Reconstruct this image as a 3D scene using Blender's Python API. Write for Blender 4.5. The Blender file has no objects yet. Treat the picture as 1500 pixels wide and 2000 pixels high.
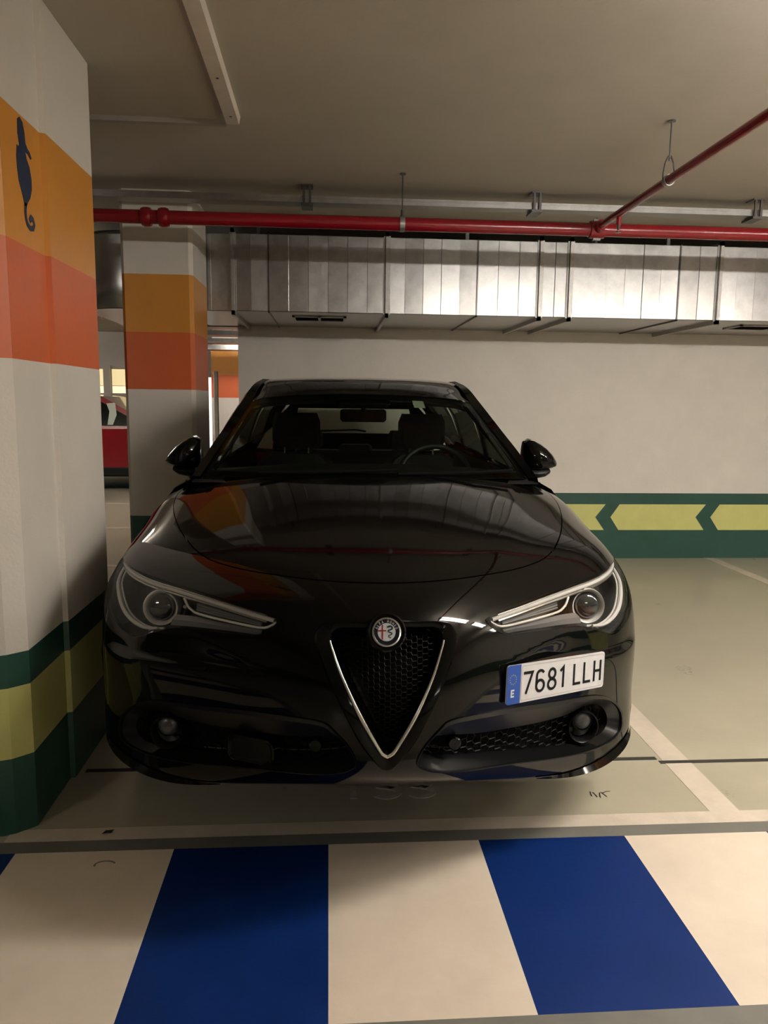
import bpy, math, random
import numpy as np
from mathutils import Matrix, Vector
from mathutils.geometry import delaunay_2d_cdt

random.seed(5)
R = math.radians
COL = bpy.context.scene.collection
SC = bpy.context.scene

# ------------------------------------------------------------------ camera
cam_d = bpy.data.cameras.new('camera')
cam = bpy.data.objects.new('camera', cam_d)
COL.objects.link(cam)
cam_d.sensor_fit = 'HORIZONTAL'
cam_d.sensor_width = 36.0
cam_d.lens = 36.0 * 1500.0 / 1500.0          # 26 mm equivalent phone lens
cam_d.clip_start = 0.05
def _camera_matrix():
    f = 1500.0
    y = Vector(((642 - 750) / f, -(784 - 1000) / f, -1)).normalized()
    p = Vector(((1642 - 750) / f, -(796 - 1000) / f, -1))
    u = p.cross(y).normalized()
    if u.y < 0: u = -u
    x = y.cross(u)
    m = Matrix((x, y, u)).to_4x4()            # rows: world axes seen from the camera
    m.translation = Vector((0, 0, 1.39))
    return m
cam.matrix_world = _camera_matrix()
SC.camera = cam

# ------------------------------------------------------------------ world, lamps, exposure
w = bpy.data.worlds.new('world'); SC.world = w
w.use_nodes = True
w.node_tree.nodes['Background'].inputs[0].default_value = (0.9, 0.85, 0.75, 1)
w.node_tree.nodes['Background'].inputs[1].default_value = 0.0
SC.view_settings.view_transform = 'Standard'
SC.view_settings.look = 'None'
SC.view_settings.gamma = 1
SC.view_settings.use_curve_mapping = False
SC.view_settings.exposure = 0.0
LAMP_COLOUR = (1.0, 0.94, 0.86)
#        x     y     z    rot  watts   where
LAMPS = [(2.20, 1.60, 2.33, 0, 240, 'hung crosswise over the crossing, just right of the frame'),
         (4.20, 1.60, 2.33, 0, 205, 'hung crosswise over the crossing, in line with the empty bay'),
         (7.20, 1.60, 2.33, 0, 260, 'hung crosswise over the crossing, farthest to the right'),
         (2.60, -4.6, 2.33, 0, 80, 'hung crosswise over the far side of the lane'),
         (-3.6, -1.6, 2.33, 0, 70, 'hung crosswise over the lane to the left of the crossing'),
         (-3.8, 8.6, 2.33, 0, 110, 'hung crosswise left of the second pillar, towards the red car'),
         (-0.9, 11.6, 2.33, 0, 70, 'hung crosswise behind the cream wall, by the farthest pillar'),
         (-6.5, 13.2, 2.33, 0, 60, 'hung crosswise beyond the red car')]
CEIL = 2.67

# ------------------------------------------------------------------ materials
MATS = {}
def mat(name, rgb, rough=0.5, metal=0.0, spec=0.5, coat=0.0, noise=0.0, nscale=6.0, bump=0.0, bscale=60.0,
        emit=None, estr=0.0, transmission=0.0, dirt=None):
    if name in MATS: return MATS[name]
    m = bpy.data.materials.new(name); m.use_nodes = True
    nt = m.node_tree; b = nt.nodes['Principled BSDF']
    b.inputs['Base Color'].default_value = (*rgb, 1)
    b.inputs['Roughness'].default_value = rough
    b.inputs['Metallic'].default_value = metal
    b.inputs['Specular IOR Level'].default_value = spec
    b.inputs['Coat Weight'].default_value = coat
    b.inputs['Coat Roughness'].default_value = 0.03
    if emit:
        b.inputs['Emission Color'].default_value = (*emit, 1)
        b.inputs['Emission Strength'].default_value = estr
    tc = nt.nodes.new('ShaderNodeTexCoord')
    if noise:
        n = nt.nodes.new('ShaderNodeTexNoise'); n.inputs['Scale'].default_value = nscale
        n.inputs['Detail'].default_value = 6; n.inputs['Roughness'].default_value = 0.65
        nt.links.new(tc.outputs['Object'], n.inputs['Vector'])
        mr = nt.nodes.new('ShaderNodeMapRange')
        mr.inputs['From Min'].default_value = 0.3; mr.inputs['From Max'].default_value = 0.7
        mr.inputs['To Min'].default_value = 1 - noise; mr.inputs['To Max'].default_value = 1 + noise * 0.4
        nt.links.new(n.outputs['Fac'], mr.inputs['Value'])
        mx = nt.nodes.new('ShaderNodeMix'); mx.data_type = 'RGBA'; mx.blend_type = 'MULTIPLY'
        mx.inputs['Factor'].default_value = 1.0
        mx.inputs['A'].default_value = (*rgb, 1)
        cb = nt.nodes.new('ShaderNodeCombineColor')
        for i in range(3): nt.links.new(mr.outputs['Result'], cb.inputs[i])
        nt.links.new(cb.outputs['Color'], mx.inputs['B'])
        nt.links.new(mx.outputs['Result'], b.inputs['Base Color'])
        rr = nt.nodes.new('ShaderNodeMapRange')
        rr.inputs['To Min'].default_value = max(0.02, rough - 0.08); rr.inputs['To Max'].default_value = min(1, rough + 0.08)
        nt.links.new(n.outputs['Fac'], rr.inputs['Value'])
        nt.links.new(rr.outputs['Result'], b.inputs['Roughness'])
    if bump:
        n2 = nt.nodes.new('ShaderNodeTexNoise'); n2.inputs['Scale'].default_value = bscale
        n2.inputs['Detail'].default_value = 4
        nt.links.new(tc.outputs['Object'], n2.inputs['Vector'])
        bp = nt.nodes.new('ShaderNodeBump'); bp.inputs['Strength'].default_value = bump; bp.inputs['Distance'].default_value = 0.01
        nt.links.new(n2.outputs['Fac'], bp.inputs['Height'])
        nt.links.new(bp.outputs['Normal'], b.inputs['Normal'])
    MATS[name] = m
    return m

def glass(name, tint, refl=1.0, rough=0.0, ior=1.45):
    """thin pane: clear tinted pass-through plus a fresnel reflection"""
    m = bpy.data.materials.new(name); m.use_nodes = True
    nt = m.node_tree; nt.nodes.clear()
    out = nt.nodes.new('ShaderNodeOutputMaterial')
    tr = nt.nodes.new('ShaderNodeBsdfTransparent'); tr.inputs[0].default_value = (*tint, 1)
    gl = nt.nodes.new('ShaderNodeBsdfGlossy'); gl.inputs['Roughness'].default_value = rough
    fr = nt.nodes.new('ShaderNodeFresnel'); fr.inputs['IOR'].default_value = ior
    mu = nt.nodes.new('ShaderNodeMath'); mu.operation = 'MULTIPLY'; mu.inputs[1].default_value = refl
    mx = nt.nodes.new('ShaderNodeMixShader')
    nt.links.new(fr.outputs[0], mu.inputs[0]); nt.links.new(mu.outputs[0], mx.inputs[0])
    nt.links.new(tr.outputs[0], mx.inputs[1]); nt.links.new(gl.outputs[0], mx.inputs[2])
    nt.links.new(mx.outputs[0], out.inputs[0])
    MATS[name] = m
    return m

WHITE = mat('white wall paint', (0.66, 0.615, 0.55), 0.55, noise=0.07, nscale=3, bump=0.12, bscale=90)
CEILP = mat('grey ceiling paint', (0.48, 0.435, 0.365), 0.7, noise=0.10, nscale=1.6, bump=0.1, bscale=50)
GREEN = mat('dark green paint', (0.010, 0.062, 0.042), 0.38, noise=0.15, nscale=9, bump=0.06)
YELLOW = mat('pale yellow green paint', (0.57, 0.56, 0.19), 0.4, noise=0.08, nscale=7, bump=0.06)
ORANGE = mat('amber orange paint', (0.60, 0.25, 0.035), 0.42, noise=0.08, nscale=5, bump=0.06)
RUST = mat('red orange paint', (0.58, 0.115, 0.03), 0.42, noise=0.08, nscale=5, bump=0.06)
NAVY = mat('stencil blue paint', (0.002, 0.014, 0.05), 0.5, noise=0.1, nscale=20)
FLOORM = mat('beige grey floor coating', (0.40, 0.365, 0.27), 0.30, noise=0.13, nscale=2.2, bump=0.03, bscale=35)
LINE = mat('cream floor line paint', (0.60, 0.52, 0.42), 0.45, noise=0.14, nscale=8, bump=0.05)
CREAM = mat('cream stripe paint', (0.69, 0.59, 0.475), 0.42, noise=0.10, nscale=4, bump=0.05)
BLUE = mat('blue stripe paint', (0.0006, 0.018, 0.115), 0.48, spec=0.3, noise=0.15, nscale=5, bump=0.05)
GREYP = mat('grey strip paint', (0.155, 0.15, 0.13), 0.5, noise=0.15, nscale=8)
JOINT = mat('dark joint filler', (0.025, 0.022, 0.02), 0.8)
FAINT = mat('worn number paint', (0.50, 0.46, 0.38), 0.5, noise=0.3, nscale=30)
GALV = mat('galvanised steel', (0.42, 0.415, 0.405), 0.33, metal=0.97, noise=0.18, nscale=14, bump=0.10, bscale=9)
GALVD = mat('dull galvanised steel', (0.40, 0.39, 0.37), 0.42, metal=0.8, noise=0.15, nscale=20)
STEEL = mat('dark bracket steel', (0.10, 0.095, 0.09), 0.35, metal=0.7)
REDP = mat('red pipe paint', (0.21, 0.004, 0.010), 0.26, coat=0.2)
BATTEN = mat('white batten enamel', (0.66, 0.60, 0.52), 0.45, noise=0.1, nscale=12)
TRUNK = mat('grey plastic trunking', (0.36, 0.31, 0.28), 0.5)
PAINT = mat('black car paint', (0.0020, 0.0019, 0.0018), 0.04, spec=0.20)
GLOSSB = mat('gloss black plastic', (0.0025, 0.0025, 0.0025), 0.10, spec=0.16)
MATTB = mat('matt black plastic', (0.006, 0.006, 0.006), 0.5, spec=0.25)
MESHB = mat('grille mesh plastic', (0.0022, 0.0022, 0.0022), 0.45, spec=0.12)
SATINB = mat('satin black plastic', (0.0045, 0.0045, 0.0045), 0.28, spec=0.22)
RUBBER = mat('black rubber', (0.010, 0.010, 0.010), 0.75, bump=0.2, bscale=80)
VOID = mat('dark cavity', (0.002, 0.002, 0.002), 0.9, spec=0.1)
CHROME = mat('bright chrome', (0.82, 0.80, 0.77), 0.12, metal=1.0)
SATINC = mat('satin chrome', (0.62, 0.60, 0.57), 0.26, metal=1.0)
ALU = mat('wheel alloy', (0.25, 0.25, 0.25), 0.3, metal=0.9)
LAMPW = mat('white light guide plastic', (0.72, 0.68, 0.62), 0.25, spec=0.6)
LAMPG = mat('grey lamp reflector', (0.20, 0.195, 0.19), 0.2, metal=0.2)
LAMPD = mat('dark lamp housing', (0.060, 0.058, 0.055), 0.22, spec=0.6)
FOGG = mat('fog lamp glass', (0.06, 0.06, 0.06), 0.3, metal=0.3, noise=0.5, nscale=60)
RINGW = mat('pale lamp ring', (0.55, 0.53, 0.50), 0.2, spec=0.7)
GALVS = mat('shiny galvanised elbow', (0.50, 0.50, 0.49), 0.24, metal=0.95)
TUBEV = mat('lit upright tube', (0.9, 0.9, 0.9), 0.4, emit=(1.0, 0.95, 0.85), estr=1.3)
CLEAR = glass('clear lamp cover', (0.97, 0.97, 0.96), 0.55, 0.0, 1.4)
LENS = mat('projector lens glass', (0.02, 0.022, 0.024), 0.04, spec=0.9, coat=1.0)
SCREEN = glass('green tinted windscreen', (0.46, 0.51, 0.44), 0.22, 0.0, 1.4)
REARG = glass('rear window glass', (0.86, 0.90, 0.84), 0.6, 0.0, 1.4)
SIDEG = glass('dark side glass', (0.30, 0.33, 0.30), 0.8, 0.0, 1.45)
CABIN = mat('black cabin leather', (0.012, 0.012, 0.012), 0.5, bump=0.05)
CABING = mat('grey cabin trim', (0.10, 0.10, 0.095), 0.7)
PLATEW = mat('white reflective plate', (0.58, 0.57, 0.57), 0.4, noise=0.08, nscale=40)
PLATEB = mat('blue plate band', (0.004, 0.055, 0.30), 0.35)
INK = mat('black plate ink', (0.006, 0.006, 0.006), 0.6, spec=0.15)
STARY = mat('yellow plate stars', (0.38, 0.30, 0.08), 0.5)
BADGEB = mat('dark blue badge enamel', (0.004, 0.006, 0.016), 0.5, spec=0.2)
BADGEW = mat('silver white badge enamel', (0.50, 0.50, 0.52), 0.5, spec=0.3)
BADGER = mat('red badge enamel', (0.22, 0.006, 0.014), 0.5, spec=0.2)
BADGEG = mat('dark green badge enamel', (0.010, 0.035, 0.040), 0.5, spec=0.2)
REDCAR = mat('red car paint', (0.24, 0.005, 0.010), 0.2, coat=0.8)
TAG = mat('pale paper tag', (0.55, 0.60, 0.50), 0.6)
TAGY = mat('yellow sticker', (0.35, 0.27, 0.02), 0.6)
LEAF = mat('dried brown leaf', (0.012, 0.007, 0.005), 0.7)
LITPANE = mat('lit window pane', (0.8, 0.7, 0.4), 0.5, emit=(1.0, 0.80, 0.42), estr=0.75)
LITPANE2 = mat('lit window lower pane', (0.8, 0.75, 0.55), 0.5, emit=(1.0, 0.88, 0.58), estr=1.0)

# ------------------------------------------------------------------ object helpers
def tag(o, label=None, cat=None, group=None, kind=None):
    if label: o['label'] = label
    if cat: o['category'] = cat
    if group: o['group'] = group
    if kind: o['kind'] = kind
    return o
def empty(name, loc=(0, 0, 0), rz=0.0, label=None, cat=None, group=None):
    o = bpy.data.objects.new(name, None); COL.objects.link(o)
    o.location = loc; o.rotation_euler = (0, 0, rz); o.empty_display_size = 0.1
    return tag(o, label, cat, group)
def mesh(name, verts, faces, m, parent=None, smooth=False, angle=None):
    me = bpy.data.meshes.new(name)
    me.from_pydata([tuple(map(float, v)) for v in verts], [], [tuple(map(int, f)) for f in faces])
    me.materials.append(m)
    if smooth:
        me.polygons.foreach_set('use_smooth', [True] * len(me.polygons))
        if angle is not None: me.set_sharp_from_angle(angle=R(angle))
    me.update()
    o = bpy.data.objects.new(name, me); COL.objects.link(o)
    if parent is not None: o.parent = parent
    return o
class MB:
    """collects shapes into one mesh"""
    def __init__(s): s.v = []; s.f = []
    def add(s, vs, fs):
        k = len(s.v); s.v += [tuple(map(float, p)) for p in vs]; s.f += [tuple(i + k for i in f) for f in fs]; return s
    def box(s, a, b, bev=0.0):
        (x0, y0, z0), (x1, y1, z1) = a, b
        if bev <= 0:
            vs = [(x0, y0, z0), (x1, y0, z0), (x1, y1, z0), (x0, y1, z0), (x0, y0, z1), (x1, y0, z1), (x1, y1, z1), (x0, y1, z1)]
            return s.add(vs, [(0, 3, 2, 1), (4, 5, 6, 7), (0, 1, 5, 4), (1, 2, 6, 5), (2, 3, 7, 6), (3, 0, 4, 7)])
        d = bev
        r0 = [(x0 + d, y0), (x1 - d, y0), (x1, y0 + d), (x1, y1 - d), (x1 - d, y1), (x0 + d, y1), (x0, y1 - d), (x0, y0 + d)]
        cx, cy = (x0 + x1) / 2, (y0 + y1) / 2
        def ins(p): return (p[0] + math.copysign(min(d, abs(cx - p[0])), cx - p[0]) * 0.7, p[1] + math.copysign(min(d, abs(cy - p[1])), cy - p[1]) * 0.7)
        rings = [[(*ins(p), z0) for p in r0], [(*p, z0 + d) for p in r0], [(*p, z1 - d) for p in r0], [(*ins(p), z1) for p in r0]]
        return s.loft(rings, True, True)
    def loft(s, rings, closed=True, caps=False):
        n = len(rings[0]); k = []
        vs = [p for r in rings for p in r]; fs = []
        for i in range(len(rings) - 1):
            for j in range(n if closed else n - 1):
                a, b = i * n + j, i * n + (j + 1) % n
                fs.append((a, b, b + n, a + n))
        if caps:
            fs.append(tuple(reversed(range(n)))); fs.append(tuple((len(rings) - 1) * n + j for j in range(n)))
        return s.add(vs, fs)
    def tube(s, pts, r, n=10, caps=True, closed=False, rz=None, up=(0, 0, 1)):
        """sweep a circle (or ellipse r x rz) along pts; r may be a list"""
        P = [Vector(p) for p in pts]; m = len(P); rings = []
        rr = r if isinstance(r, (list, tuple)) else [r] * m
        for i in range(m):
            if closed: t = P[(i + 1) % m] - P[(i - 1) % m]
            else: t = P[min(i + 1, m - 1)] - P[max(i - 1, 0)]
            t.normalize(); upv = Vector(up)
            if abs(t.dot(upv)) > 0.97: upv = Vector((0, 1, 0)) if abs(t.y) < 0.9 else Vector((1, 0, 0))
            a = t.cross(upv).normalized(); b = a.cross(t).normalized()
            ra = rr[i]; rb = ra if rz is None else rz * (rr[i] / max(rr))
            rings.append([P[i] + a * (math.cos(q) * ra) + b * (math.sin(q) * rb) for q in [2 * math.pi * j / n for j in range(n)]])
        if closed: rings.append(rings[0])
        return s.loft(rings, True, caps and not closed)
    def disc(s, c, nrm, r, th, n=24, r2=None):
        c = Vector(c); nz = Vector(nrm).normalized(); a = nz.orthogonal().normalized(); b = nz.cross(a)
        def ring(rad, h): return [c + nz * h + a * (math.cos(2 * math.pi * j / n) * rad) + b * (math.sin(2 * math.pi * j / n) * rad) for j in range(n)]
        r2 = r if r2 is None else r2
        return s.loft([ring(r, 0), ring(r2, th)], True, True)
    def lathe(s, c, axis, prof, n=32, caps=False):
        """prof: (radius, height along axis)"""
        c = Vector(c); nz = Vector(axis).normalized(); a = nz.orthogonal().normalized(); b = nz.cross(a)
        return s.loft([[c + nz * h + a * (math.cos(2 * math.pi * j / n) * rd) + b * (math.sin(2 * math.pi * j / n) * rd) for j in range(n)] for rd, h in prof], True, caps)
    def prism(s, poly, f, th):
        """poly 2D outline, f maps (a, b, h) to a point; th thickness"""
        n = len(poly)
        vs = [f(a, b, 0) for a, b in poly] + [f(a, b, th) for a, b in poly]
        fs = [tuple(reversed(range(n))), tuple(range(n, 2 * n))] + [(i, (i + 1) % n, n + (i + 1) % n, n + i) for i in range(n)]
        return s.add(vs, fs)
    def build(s, name, m, parent=None, smooth=False, angle=40):
        return mesh(name, s.v, s.f, m, parent, smooth, angle if smooth else None)
def struct(o, label=None):
    o['kind'] = 'structure'
    if label: o['label'] = label
    return o
def stroke(pts, wd, closed=False):
    """flat ribbon outline (left and right sides) of a 2D polyline -> list of quads"""
    P = [np.array(p, float) for p in pts]; n = len(P); L = []; Rr = []
    for i in range(n):
        a = P[(i - 1) % n] if (closed or i > 0) else None
        b = P[(i + 1) % n] if (closed or i < n - 1) else None
        d1 = (P[i] - a) if a is not None else (b - P[i]); d2 = (b - P[i]) if b is not None else d1
        d1 = d1 / (np.linalg.norm(d1) + 1e-9); d2 = d2 / (np.linalg.norm(d2) + 1e-9)
        n1 = np.array([-d1[1], d1[0]]); n2 = np.array([-d2[1], d2[0]]); nn = n1 + n2
        nn = nn / (np.linalg.norm(nn) + 1e-9); k = 1 / max(0.45, nn.dot(n1))
        L.append(P[i] + nn * wd / 2 * k); Rr.append(P[i] - nn * wd / 2 * k)
    return L, Rr
def arc(cx, cy, rx, ry, a0, a1, n=14):
    return [(cx + rx * math.cos(R(a0 + (a1 - a0) * i / n)), cy + ry * math.sin(R(a0 + (a1 - a0) * i / n))) for i in range(n + 1)]
# glyph strokes in a unit cell: height 1, width about 0.5
GLYPH = {
    '7': [[(0.02, 0.95), (0.5, 0.95), (0.16, 0.0)]],
    '6': [arc(0.26, 0.27, 0.22, 0.25, 0, 360, 22), [(0.44, 0.84)] + arc(0.26, 0.76, 0.20, 0.20, 35, 180, 8) + [(0.045, 0.30)]],
    '8': [arc(0.26, 0.25, 0.22, 0.23, 0, 360, 22), arc(0.26, 0.73, 0.185, 0.22, 0, 360, 20)],
    '1': [[(0.08, 0.78), (0.26, 0.95), (0.26, 0.0)]],
    '3': [arc(0.22, 0.73, 0.22, 0.22, 150, -75, 14) + [(0.17, 0.51)] + arc(0.22, 0.26, 0.25, 0.24, 75, -150, 16)],
    'L': [[(0.06, 1.0), (0.06, 0.05), (0.47, 0.05)]],
    'H': [[(0.06, 1.0), (0.06, 0.0)], [(0.46, 1.0), (0.46, 0.0)], [(0.06, 0.5), (0.46, 0.5)]],
    'E': [[(0.46, 0.94), (0.08, 0.94), (0.08, 0.06), (0.46, 0.06)], [(0.08, 0.5), (0.42, 0.5)]],
    'A': [[(0.02, 0.0), (0.26, 1.0), (0.5, 0.0)], [(0.12, 0.32), (0.40, 0.32)]],
    'F': [[(0.46, 0.94), (0.08, 0.94), (0.08, 0.0)], [(0.08, 0.5), (0.4, 0.5)]],
    'R': [[(0.08, 0.0), (0.08, 0.94), (0.3, 0.94)] + arc(0.3, 0.72, 0.18, 0.22, 90, -90, 8) + [(0.08, 0.5)], [(0.26, 0.5), (0.48, 0.0)]],
    'O': [arc(0.26, 0.5, 0.24, 0.48, 0, 360, 20)],
    'M': [[(0.04, 0.0), (0.04, 0.97), (0.28, 0.35), (0.52, 0.97), (0.52, 0.0)]],
}
def glyph(mb, ch, f, size, wd, th, sx=1.0):
    """f maps (a, b, h) to a point"""
    for pl in GLYPH[ch]:
        closed = np.linalg.norm(np.array(pl[0]) - np.array(pl[-1])) < 1e-6
        pts = [(a * size * sx, b * size) for a, b in (pl[:-1] if closed else pl)]
        L, Q = stroke(pts, wd, closed); n = len(L)
        vs = [f(p[0], p[1], th) for p in L] + [f(p[0], p[1], th) for p in Q] + [f(p[0], p[1], 0) for p in L] + [f(p[0], p[1], 0) for p in Q]
        fs = []
        for i in range(n if closed else n - 1):
            j = (i + 1) % n
            fs += [(i, n + i, n + j, j), (2 * n + i, i, j, 2 * n + j), (n + i, 3 * n + i, 3 * n + j, n + j)]
        if not closed:
            fs += [(0, 2 * n, 3 * n, n), (n - 1, 2 * n - 1, 4 * n - 1, 3 * n - 1)]
        mb.add(vs, fs)
    return mb
# ------------------------------------------------------------------ setting: floor, ceiling, walls
X0, X1, Y0, Y1 = -12.0, 9.0, -8.0, 15.5
floor = struct(MB().box((X0, Y0, -0.12), (X1, Y1, 0)).build('floor', FLOORM), 'beige grey coated garage floor with painted lines and stripes')
struct(MB().box((X0, Y0, CEIL), (X1, Y1, CEIL + 0.15)).build('ceiling', CEILP), 'plain grey painted garage ceiling')
def paint(name, x0, y0, x1, y1, m, label=None, z=0.0012):
    return tag(MB().box((x0, y0, -0.001), (x1, y1, z)).build(name, m, floor), label)
for i in range(-8, 12):
    xa = 0.0015 + 0.4805 * i
    paint('crossing_stripe', xa, 1.552, xa + 0.4805, 2.264, BLUE if i % 2 else CREAM, 'blue crossing stripe' if i % 2 else 'cream crossing stripe')
paint('border_strip', -4.2, 2.264, 6, 2.326, GREYP, 'grey strip along the crossing')
paint('border_strip', -4.2, 1.47, 6, 1.552, GREYP, 'grey strip along the near edge of the crossing')
paint('bay_line', -1.02, 2.326, 6, 2.398, LINE, 'cream line across the front of the bays')
paint('bay_line', 1.318, 2.398, 1.424, 6.5, LINE, 'cream line between the two bays')
paint('bay_line', 3.46, 2.398, 3.56, 6.735, LINE, 'cream line at the far side of the empty bay')
for yy in (6.44, 8.40, 10.42, 12.05):
    paint('bay_line', -9, yy, -0.95, yy + 0.07, LINE, 'cream line across the lane behind the pillars')
mb = MB()
for a, b, y in ((-0.91, 1.3, 2.80), (1.3, 6, 2.765)):
    mb.box((a, y - 0.012, -0.001), (b, y + 0.012, 0.0016))
mb.build('expansion_joint', JOINT, floor)
for k, ch in enumerate('133'):
    mb = MB()
    glyph(mb, ch, lambda a, b, h, k=k: (0.045 + 0.125 * k + a, 2.545 + b, h), 0.14, 0.024, 0.0018, 1.25)
    tag(mb.build('bay_number', FAINT, floor), 'worn pale digit %s' % ch)
# scuffs and a scribbled mark on the bay floor
mb = MB()
for x, y, q in ((0.945, 2.535, 80), (0.958, 2.53, 100), (0.975, 2.525, 75), (0.99, 2.53, 110), (1.005, 2.545, 20)):
    d = (math.cos(R(q)) * 0.018, math.sin(R(q)) * 0.018)
    L, Q = stroke([(x - d[0], y - d[1]), (x, y + 0.004), (x + d[0], y + d[1])], 0.004)
    mb.add([(p[0], p[1], 0.0014) for p in L + Q], [(0, 3, 4, 1), (1, 4, 5, 2)])
mb.build('scuff_mark', JOINT, floor)
mb = MB()
L, Q = stroke(arc(-0.67, 2.19, 0.03, 0.02, 200, 20, 9), 0.006)
mb.add([(p[0], p[1], 0.0019) for p in L + Q], [(i, 10 + i, 11 + i, i + 1) for i in range(9)])
mb.build('scuff_mark', GREYP, floor)

wb = struct(MB().box((-0.77, 6.735, 0), (X1, 6.985, CEIL)).build('wall_back', WHITE), 'cream wall behind the black car')
def band(x0, x1, z0, z1, m, label, th=0.002): return tag(MB().box((x0, 6.735 - th, z0), (x1, 6.7352, z1)).build('painted_band', m, wb), label)
band(-0.77, X1, 0.0, 0.600, GREEN, 'dark green band along the wall foot')
for k in range(-3, 7):
    t = 2.553 + 0.938 * k
    poly = [(t, 0.380), (t + 0.080, 0.262), (t + 0.882, 0.262), (t + 0.797, 0.380), (t + 0.888, 0.498), (t + 0.080, 0.498)]
    if t < -0.75: poly = [(max(p[0], -0.768), p[1]) for p in poly]
    mb = MB().prism(poly, lambda a, b, h: (a, 6.7335 - h, b), 0.0015)
    tag(mb.build('painted_arrow', YELLOW, wb), 'pale yellow arrow pointing left')
wf = struct(MB().box((X0, Y1, 0), (X1, Y1 + 0.2, CEIL)).build('wall_far', WHITE), 'far white wall with lit windows')
MB().box((X0, Y1 - 0.003, 0), (X1, Y1, 0.6)).build('painted_band', GREEN, wf)
wl = struct(MB().box((X0 - 0.2, Y0, 0), (X0, Y1, CEIL)).build('wall_left', WHITE))
MB().box((X0, Y0, 0), (X0 + 0.003, Y1, 0.6)).build('painted_band', GREEN, wl)
wr = struct(MB().box((X1, Y0, 0), (X1 + 0.2, Y1, CEIL)).build('wall_right', WHITE))
MB().box((X1 - 0.003, Y0, 0), (X1, Y1, 0.6)).build('painted_band', GREEN, wr)
wn = struct(MB().box((X0, Y0 - 0.2, 0), (X1, Y0, CEIL)).build('wall_front', WHITE))
MB().box((X0, Y0, 0), (X1, Y0 + 0.003, 0.6)).build('painted_band', GREEN, wn)

# lit windows in the far wall
for k, (a, b) in enumerate(((-5.15, -4.36), (-4.20, -3.35))):
    fr = MB()
    z0, z1, yw = 1.50, 1.96, Y1 - 0.035
    for bx in (((a, yw, z0 - 0.05), (b, Y1, z0)), ((a, yw, z1), (b, Y1, z1 + 0.05)), ((a - 0.05, yw, z0 - 0.05), (a, Y1, z1 + 0.05)), ((b, yw, z0 - 0.05), (b + 0.05, Y1, z1 + 0.05)), ((a, yw, 1.635), (b, Y1, 1.645))):
        fr.box(*bx)
    wo = struct(fr.build('window_%d' % (k + 1), BATTEN), 'lit yellow window in the far wall, %s' % ('left of the white mullion' if k == 0 else 'right of the white mullion'))
    tag(MB().box((a, Y1 - 0.015, 1.645), (b, Y1 - 0.006, z1)).build('window_pane', LITPANE, wo), 'upper yellow lit pane')
    tag(MB().box((a, Y1 - 0.015, z0), (b, Y1 - 0.006, 1.635)).build('window_pane', LITPANE2, wo), 'lower paler lit pane')
MB().box((-4.345, Y1 - 0.10, 1.4), (-4.215, Y1, 2.03)).build('window_mullion', BATTEN, wf)

# ------------------------------------------------------------------ pillars
def pillar(foot, levels, label, mats=None):
    cx = sum(p[0] for p in foot) / len(foot); cy = sum(p[1] for p in foot) / len(foot)
    t = empty('concrete_pillar', (cx, cy, 0), 0, label, 'pillar')
    loc = [(p[0] - cx, p[1] - cy) for p in foot]
    names = [GREEN, YELLOW, GREEN, WHITE, RUST, ORANGE, WHITE]
    labs = ['dark green foot band', 'pale yellow band', 'narrow dark green band', 'white middle of the pillar', 'red orange band', 'amber orange band', 'white top of the pillar']
    for k in range(7):
        th = levels[k + 1] - levels[k]
        mb = MB().prism(loc, lambda a, b, h, k=k: (a, b, levels[k] + h), th)
        tag(mb.build('painted_band', names[k], t), labs[k])
    return t
p1 = pillar([(-1.75, 2.365), (-1.035, 2.365), (-1.0, 2.378), (-0.949, 2.425), (-0.949, 2.745), (-0.932, 2.752), (-0.932, 3.255), (-1.75, 3.255)],
            [0, 0.255, 0.488, 0.597, 1.507, 1.862, 2.252, CEIL], 'near striped concrete pillar with a blue seahorse, left of the black car')
pillar([(-1.293, 5.07), (-1.273, 5.05), (-0.876, 5.05), (-0.852, 5.074), (-0.852, 5.61), (-1.293, 5.61)],
       [0, 0.24, 0.45, 0.638, 1.453, 1.81, 2.165, CEIL], 'second striped concrete pillar, behind the left mirror of the black car')
pillar([(-1.93, 13.0), (-1.2, 13.0), (-1.2, 13.6), (-1.93, 13.6)],
       [0, 0.25, 0.485, 0.583, 1.43, 1.80, 2.20, CEIL], 'farthest orange striped pillar, between the second pillar and the cream wall')
pillar([(4.4, 2.4), (4.95, 2.4), (4.95, 3.0), (4.4, 3.0)],
       [0, 0.25, 0.485, 0.583, 1.46, 1.84, 2.22, CEIL], 'striped pillar at the far side of the empty bay, right of the frame')
# seahorse stencil on the pillar side facing the car; a runs along the pillar, b up
cxy = (p1.location.x, p1.location.y)
def sea(a, b, h): return (-0.949 + h - cxy[0], a - cxy[1], b)
mb = MB()
head = [(2.560, 2.240), (2.578, 2.252), (2.600, 2.243), (2.612, 2.215), (2.616, 2.185), (2.632, 2.172), (2.650, 2.166), (2.662, 2.152), (2.652, 2.146),
        (2.632, 2.156), (2.612, 2.158), (2.618, 2.140), (2.640, 2.118), (2.652, 2.085), (2.650, 2.050), (2.634, 2.022), (2.612, 2.003), (2.596, 1.985), (2.584, 1.99),
        (2.574, 2.012), (2.566, 2.026), (2.548, 2.052), (2.540, 2.088), (2.538, 2.125), (2.546, 2.160), (2.556, 2.156), (2.566, 2.165), (2.556, 2.198)]
tail = [(2.596, 2.00), (2.590, 1.975), (2.588, 1.95), (2.590, 1.925), (2.600, 1.900), (2.622, 1.886), (2.646, 1.893), (2.656, 1.915), (2.648, 1.938), (2.632, 1.944), (2.622, 1.930), (2.628, 1.916)]
tail = [(a, 1.985 - (1.985 - b) * 0.62) for a, b in tail]
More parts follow.
